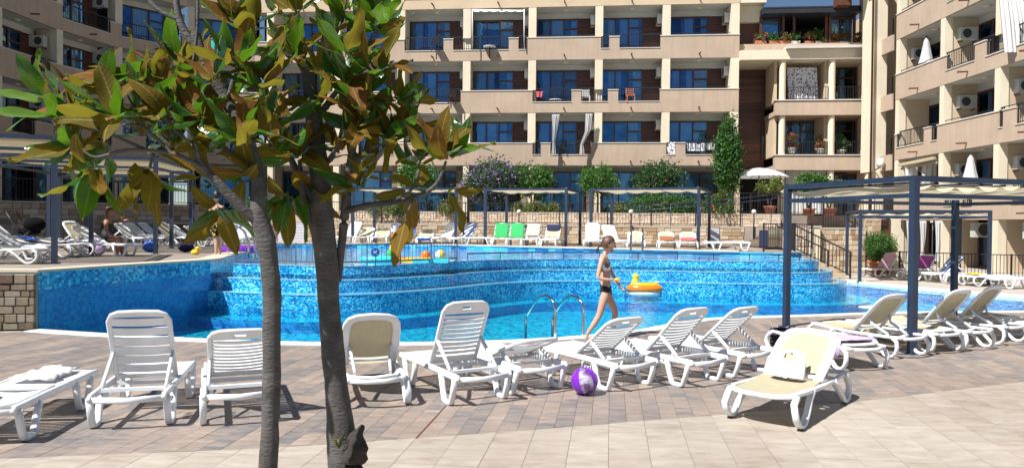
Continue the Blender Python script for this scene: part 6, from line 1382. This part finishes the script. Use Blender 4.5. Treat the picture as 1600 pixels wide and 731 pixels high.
def head(root, c, r_, skin, hairm, fdir, tail=False, bun=False):
    """c centre, r_ half height, fdir unit facing direction"""
    f = Vector(fdir).normalized(); s = f.cross(Vector((0, 0, 1))).normalized(); u = s.cross(f)
    def W(a, b, d): return Vector(c) + f * (a * r_) + s * (b * r_) + u * (d * r_)
    g = MB(); n = 20; k = 14; b0 = 0
    for i in range(k + 1):
        th = math.pi * i / k; z = -math.cos(th)
        for j in range(n):
            a = 2 * math.pi * j / n; x, y = math.cos(a) * math.sin(th), math.sin(a) * math.sin(th)
            fx = .86 * x - .04; sy = .70 * y * (1 - .16 * max(0, -z)); 
            if z < -.1 and x > 0: fx *= 1 - .12 * (-z)
            if z < -.2 and x < 0: fx *= 1 - .45 * (-z - .2)
            g.v.append(tuple(W(fx, sy, z)))
    for i in range(k):
        for j in range(n):
            q = (j + 1) % n; g.f.append((i * n + j, i * n + q, (i + 1) * n + q, (i + 1) * n + j)); g.m.append(0); g.sm.append(True)
    g.sweep([W(.80, 0, .12), W(.90, 0, -.08), W(.99, 0, -.2), W(.84, 0, -.28)], [.12 * r_, .2 * r_, .26 * r_, .1 * r_], n=6, sq=1)
    for sd in (-1, 1): g.ball(W(-.02, .70 * sd, -.05), .18 * r_, 8, sc=(.5, .5, 1))
    g.ball(W(.72, 0, -.55), .16 * r_, 8, m=1, sc=(.5, .9, .35)); g.ball(W(.62, 0, -.82), .22 * r_, 8)
    h = g.build('head', [M[skin], M['red_towel']], root)
    for sd in (-1, 1):
        e = MB(); e.ball(W(.74, .28 * sd, .05), .09 * r_, 8, m=0, sc=(1, 1, .7)); e.ball(W(.80, .28 * sd, .05), .05 * r_, 6, m=1); e.build('eye', [M['board_white'], M['black_cloth']], h)
        e = MB(); e.sweep([W(.76, .14 * sd, .22), W(.76, .3 * sd, .26), W(.68, .44 * sd, .2)], .05 * r_, n=5); e.build('eyebrow', M[hairm], h)
    g = MB(); rows = []
    for i in range(9):
        th = math.pi * .66 * i / 8; row = []
        for j in range(n + 1):
            a = 2 * math.pi * j / n; x, y = math.cos(a), math.sin(a); lim = th if x < .2 else min(th, R(52) + (1 - x) * .5)
            row.append(W(.93 * x * math.sin(lim) - .06, .79 * y * math.sin(lim), 1.09 * math.cos(lim) + .02 * math.sin(j * 5)))
        rows.append(row)
    g.strip(rows[::-1]); g.ball(W(-.5, 0, -.1), .5 * r_, 10, sc=(.9, 1, 1.1)); hr = g.build('hair', M[hairm], root)
    if tail: g = MB(); g.sweep([W(-.8, 0, -.1), W(-1.15, 0, -.35), W(-1.2, .05, -1.0), W(-1.05, .1, -1.5)], [.3 * r_, .5 * r_, .45 * r_, .1 * r_], n=8, sq=1); g.build('ponytail', M[hairm], hr)
    if bun: g = MB(); g.ball(W(-.6, 0, .75), .4 * r_, 10); g.build('bun', M[hairm], hr)
def hand(J, ch, w, name, d, side, r_=.0085, curl=.4, L=.075):
    """adds palm and five finger chains at wrist joint w"""
    W_ = Vector(J[w][:3]); d = Vector(d).normalized(); side = Vector(side).normalized(); n = d.cross(side)
    J[name + 'p'] = (*(W_ + d * .045), (.022, .016)); ch.append((w, name + 'p'))
    P = W_ + d * .08
    for i, (o, l) in enumerate(((-.03, .9), (-.01, 1.05), (.01, 1.0), (.03, .8))):
        a = P + side * o; b = a + (d * math.cos(curl) + n * math.sin(curl)) * L * .5 * l; c = b + (d * math.cos(curl * 2) + n * math.sin(curl * 2)) * L * .5 * l
        for q, pnt, rr in ((0, a, r_), (1, b, r_ * .9), (2, c, r_ * .7)): J['%s%d%d' % (name, i, q)] = (*pnt, rr)
        ch += [(name + 'p', '%s%d0' % (name, i)), ('%s%d0' % (name, i), '%s%d1' % (name, i)), ('%s%d1' % (name, i), '%s%d2' % (name, i))]
    a = W_ + d * .035 - side * .035; b = a + (d * .7 - side * .6 + n * .3).normalized() * .035; J[name + 't0'] = (*a, r_ * 1.2); J[name + 't1'] = (*b, r_ * .9); ch += [(name + 'p', name + 't0'), (name + 't0', name + 't1')]
# walking girl
Yg = 10.95
def q(px_, py_, dy=0): return at(px_, py_, Yg + dy)
J = {}; ch = []
def add(n, p, r_): J[n] = (p.x, p.y, p.z, r_)
add('pelvis', q(946.5, 448), (.095, .115)); add('waist', q(945.5, 431), (.078, .095)); add('chest', q(943.5, 414), (.088, .115)); add('upchest', q(942.5, 404), (.08, .1)); add('neck', q(945, 397), (.045, .045)); add('headb', q(950, 388), (.045, .045))
ch += [('pelvis', 'waist'), ('waist', 'chest'), ('chest', 'upchest'), ('upchest', 'neck'), ('neck', 'headb')]
for s, nm in ((-1, 'r'), (1, 'l')):
    add('sh' + nm, q(940.5 if s < 0 else 945, 405, s * .135), .044); ch.append(('upchest', 'sh' + nm))
    add('hip' + nm, q(947, 457, s * .075), (.078, .082)); ch.append(('pelvis', 'hip' + nm))
add('elr', q(933.5, 434, -.2), .03); add('wrr', q(956, 437, -.19), .021); add('far', q(944.5, 436.5, -.2), .029)
add('ell', q(958, 431, .16), .03); add('wrl', q(971, 449, .1), .02)
ch += [('shr', 'elr'), ('elr', 'far'), ('far', 'wrr'), ('shl', 'ell'), ('ell', 'wrl')]
# right leg (near) trails behind, left leg in front
add('thr', q(941.5, 474, -.08), .066); add('knr', q(936.5, 492, -.08), .049); add('car', q(929.5, 504, -.08), .046); add('anr', q(918.5, 520, -.08), .029); add('her', q(916.5, 525.5, -.08), .028); add('bar', q(922, 528.5, -.09), .026); add('tor', q(929, 530, -.1), .016)
ch += [('hipr', 'thr'), ('thr', 'knr'), ('knr', 'car'), ('car', 'anr'), ('anr', 'her'), ('her', 'bar'), ('bar', 'tor')]
add('thl', q(954, 471, .08), .068); add('knl', q(961.5, 486, .08), .05); add('cal', q(960, 500, .08), .047); add('anl', q(958, 520, .08), .03); add('hel', q(956.5, 525, .08), .028); add('bal', q(963, 527.5, .08), .026); add('tol', q(970, 528.5, .08), .016)
ch += [('hipl', 'thl'), ('thl', 'knl'), ('knl', 'cal'), ('cal', 'anl'), ('anl', 'hel'), ('hel', 'bal'), ('bal', 'tol')]
hand(J, ch, 'wrr', 'hr', (1, .1, -.05), (0, .3, 1), curl=.75); hand(J, ch, 'wrl', 'hl', (.75, 0, -.9), (0, 1, 0), curl=.3)
zb0, zb1, zt0, zt1 = q(946, 460).z, q(946, 445.5).z, q(944, 423).z, q(944, 411).z
hipx = q(947, 455).x; chx = q(944, 415).x; wl, wr = J['wrr'], J['elr']
def bott(c): 
    return max(zb0, zb0 - .03 + abs(c.y - Yg) * .75) < c.z < zb1 and abs(c.x - hipx) < .16 and abs(c.y - Yg) < .19
def topp(c): return zt0 < c.z < zt1 and abs(c.y - Yg) < .125 and c.x > chx - .02
def strap(c): return q(944, 421).z < c.z < q(944, 418.5).z and abs(c.y - Yg) < .125
gp = gr(945, 529, 0)
P = person('teenage girl in a black and grey bikini walking along the pool edge to the right', J, ch, Yg, 'skin', {'base': (gp.x, gp.y, 0), 'list': [('bikini_bottom', 'black_cloth', bott, .004), ('bikini_top', 'white_print', topp, .006), ('bikini_strap', 'black_cloth', strap, .005)]})
hc = q(951, 381.5); head(P, hc, .118, 'skin', 'hair', (1, -.12, -.22), tail=True)
p = q(963.5, 437, -.18); o = MB().ball(p, .035, 10, sc=(1.2, .9, .8)).build('toy', M['yellow_rubber']); setp(o, 'small yellow thing held in the right hand of the walking girl', 'toy')
# woman seated on the left deck, pointing right
Yw = 16.7
def q(px_, py_, dy=0): return at(px_, py_, Yw + dy)
J = {}; ch = []
add('pelvis', q(168, 372), (.15, .15)); add('waist', q(166, 362), (.12, .14)); add('chest', q(167, 352), (.12, .15)); add('upchest', q(168, 346), (.1, .13)); add('neck', q(170, 341), .05); add('headb', q(172, 337), .05)
ch += [('pelvis', 'waist'), ('waist', 'chest'), ('chest', 'upchest'), ('upchest', 'neck'), ('neck', 'headb')]
for s, nm in ((-1, 'r'), (1, 'l')):
    add('sh' + nm, q(167 + s, 347, s * .17), .055); add('hip' + nm, q(171, 374, s * .09), .1); add('kn' + nm, q(187 + s * 3, 373, s * .1), .065); add('ca' + nm, q(187 + s * 3, 385, s * .1), .055); add('an' + nm, q(187 + s * 4, 398, s * .1), .035); add('to' + nm, q(198 + s * 4, 401, s * .1), .025)
    ch += [('upchest', 'sh' + nm), ('pelvis', 'hip' + nm), ('hip' + nm, 'kn' + nm), ('kn' + nm, 'ca' + nm), ('ca' + nm, 'an' + nm), ('an' + nm, 'to' + nm)]
add('ell', q(185, 346, .17), .036); add('wrl', q(200, 344, .15), .025); add('elr', q(166, 361, -.22), .038); add('wrr', q(176, 369, -.2), .026)
ch += [('shl', 'ell'), ('ell', 'wrl'), ('shr', 'elr'), ('elr', 'wrr')]
hand(J, ch, 'wrl', 'hl', (1, 0, 0), (0, 1, 0), curl=.15); hand(J, ch, 'wrr', 'hr', (1, 0, -.3), (0, 1, 0), curl=.4)
zw = q(168, 372).z
P = person('tanned woman in a dark swimsuit sitting on a lounger and pointing right', J, ch, Yw, 'tan_skin', {'base': (q(175, 395).x, Yw, UD), 'list': [('swimsuit', 'black_cloth', lambda c: q(168, 377).z < c.z < q(168, 349).z and abs(c.y - Yw) < .155 and c.x < q(176, 370).x, .006)]})
head(P, q(173, 332), .12, 'tan_skin', 'hair', (1, -.1, -.05), bun=True)
# boy with spotted trunks on the deck end
Yb = 17.3
def q(px_, py_, dy=0): return at(px_, py_, Yb + dy)
J = {}; ch = []
add('pelvis', q(340, 352), (.12, .1)); add('waist', q(340, 341), (.1, .085)); add('chest', q(339.5, 330), (.125, .09)); add('upchest', q(339, 323), (.12, .08)); add('neck', q(339, 318), .048); add('headb', q(338, 313), .048)
ch += [('pelvis', 'waist'), ('waist', 'chest'), ('chest', 'upchest'), ('upchest', 'neck'), ('neck', 'headb')]
for s, nm in ((-1, 'r'), (1, 'l')):
    add('sh' + nm, q(339 + s * 9, 324), .05); add('el' + nm, q(339 + s * 12, 340, -.03), .034); add('wr' + nm, q(339 + s * 8, 352, -.12), .024); add('hip' + nm, q(340 + s * 4.6, 358), .085); add('kn' + nm, q(341 + s * 3.2, 376, s * .04), .055); add('ca' + nm, q(341 + s * 3, 384, s * .06), .052); add('an' + nm, q(341 + s * 3, 395, s * .08), .032); add('to' + nm, q(336 + s * 3.5, 400, s * .08), .024)
    ch += [('upchest', 'sh' + nm), ('sh' + nm, 'el' + nm), ('el' + nm, 'wr' + nm), ('pelvis', 'hip' + nm), ('hip' + nm, 'kn' + nm), ('kn' + nm, 'ca' + nm), ('ca' + nm, 'an' + nm), ('an' + nm, 'to' + nm)]
    hand(J, ch, 'wr' + nm, 'h' + nm, (-s * .4, -.2, -.9), (0, 1, 0), curl=.3)
P = person('boy in black trunks with yellow spots standing at the deck end', J, ch, Yb, 'skin', {'base': (q(340, 398).x, Yb, UD), 'list': [('swim_trunks', 'polka', lambda c: q(340, 369).z < c.z < q(340, 350).z and abs(c.x - q(340, 360).x) < .19 and not (abs(c.x - q(340, 360).x) > .15 and c.y < Yb - .06), .02)]})
head(P, q(338, 306), .12, 'skin', 'dark_hair', (-.6, .7, 0))
# small child by the wall
Yk = 28.2
def q(px_, py_, dy=0): return at(px_, py_, Yk + dy)
J = {}; ch = []
add('pelvis', q(618, 362), (.11, .09)); add('chest', q(618, 353), (.115, .08)); add('neck', q(618, 347), .045); add('headb', q(618, 344), .045); ch += [('pelvis', 'chest'), ('chest', 'neck'), ('neck', 'headb')]
for s, nm in ((-1, 'r'), (1, 'l')):
    add('sh' + nm, q(618 + s * 4.5, 350), .04); add('el' + nm, q(618 + s * 6, 357), .03); add('wr' + nm, q(618 + s * 5, 363, -.08), .02); add('hip' + nm, q(618 + s * 2.5, 366), .07); add('kn' + nm, q(618 + s * 2.5, 373), .045); add('an' + nm, q(618 + s * 2.6, 381), .03); add('to' + nm, q(618 + s * 3, 382.5, -.1), .02)
    ch += [('chest', 'sh' + nm), ('sh' + nm, 'el' + nm), ('el' + nm, 'wr' + nm), ('pelvis', 'hip' + nm), ('hip' + nm, 'kn' + nm), ('kn' + nm, 'an' + nm), ('an' + nm, 'to' + nm)]
P = person('small dark haired child in a white shirt standing by the stone wall', J, ch, Yk, 'skin', {'base': (q(618, 380).x, Yk, UD), 'list': [('shirt', 'cloth_white', lambda c: q(618, 364).z < c.z < q(618, 348.5).z, .012), ('shorts', 'orange_vinyl', lambda c: q(618, 370).z < c.z < q(618, 364).z and abs(c.x - q(618, 360).x) < .15, .014)]})
head(P, q(619, 339.5), .11, 'skin', 'dark_hair', (.3, -.9, 0))
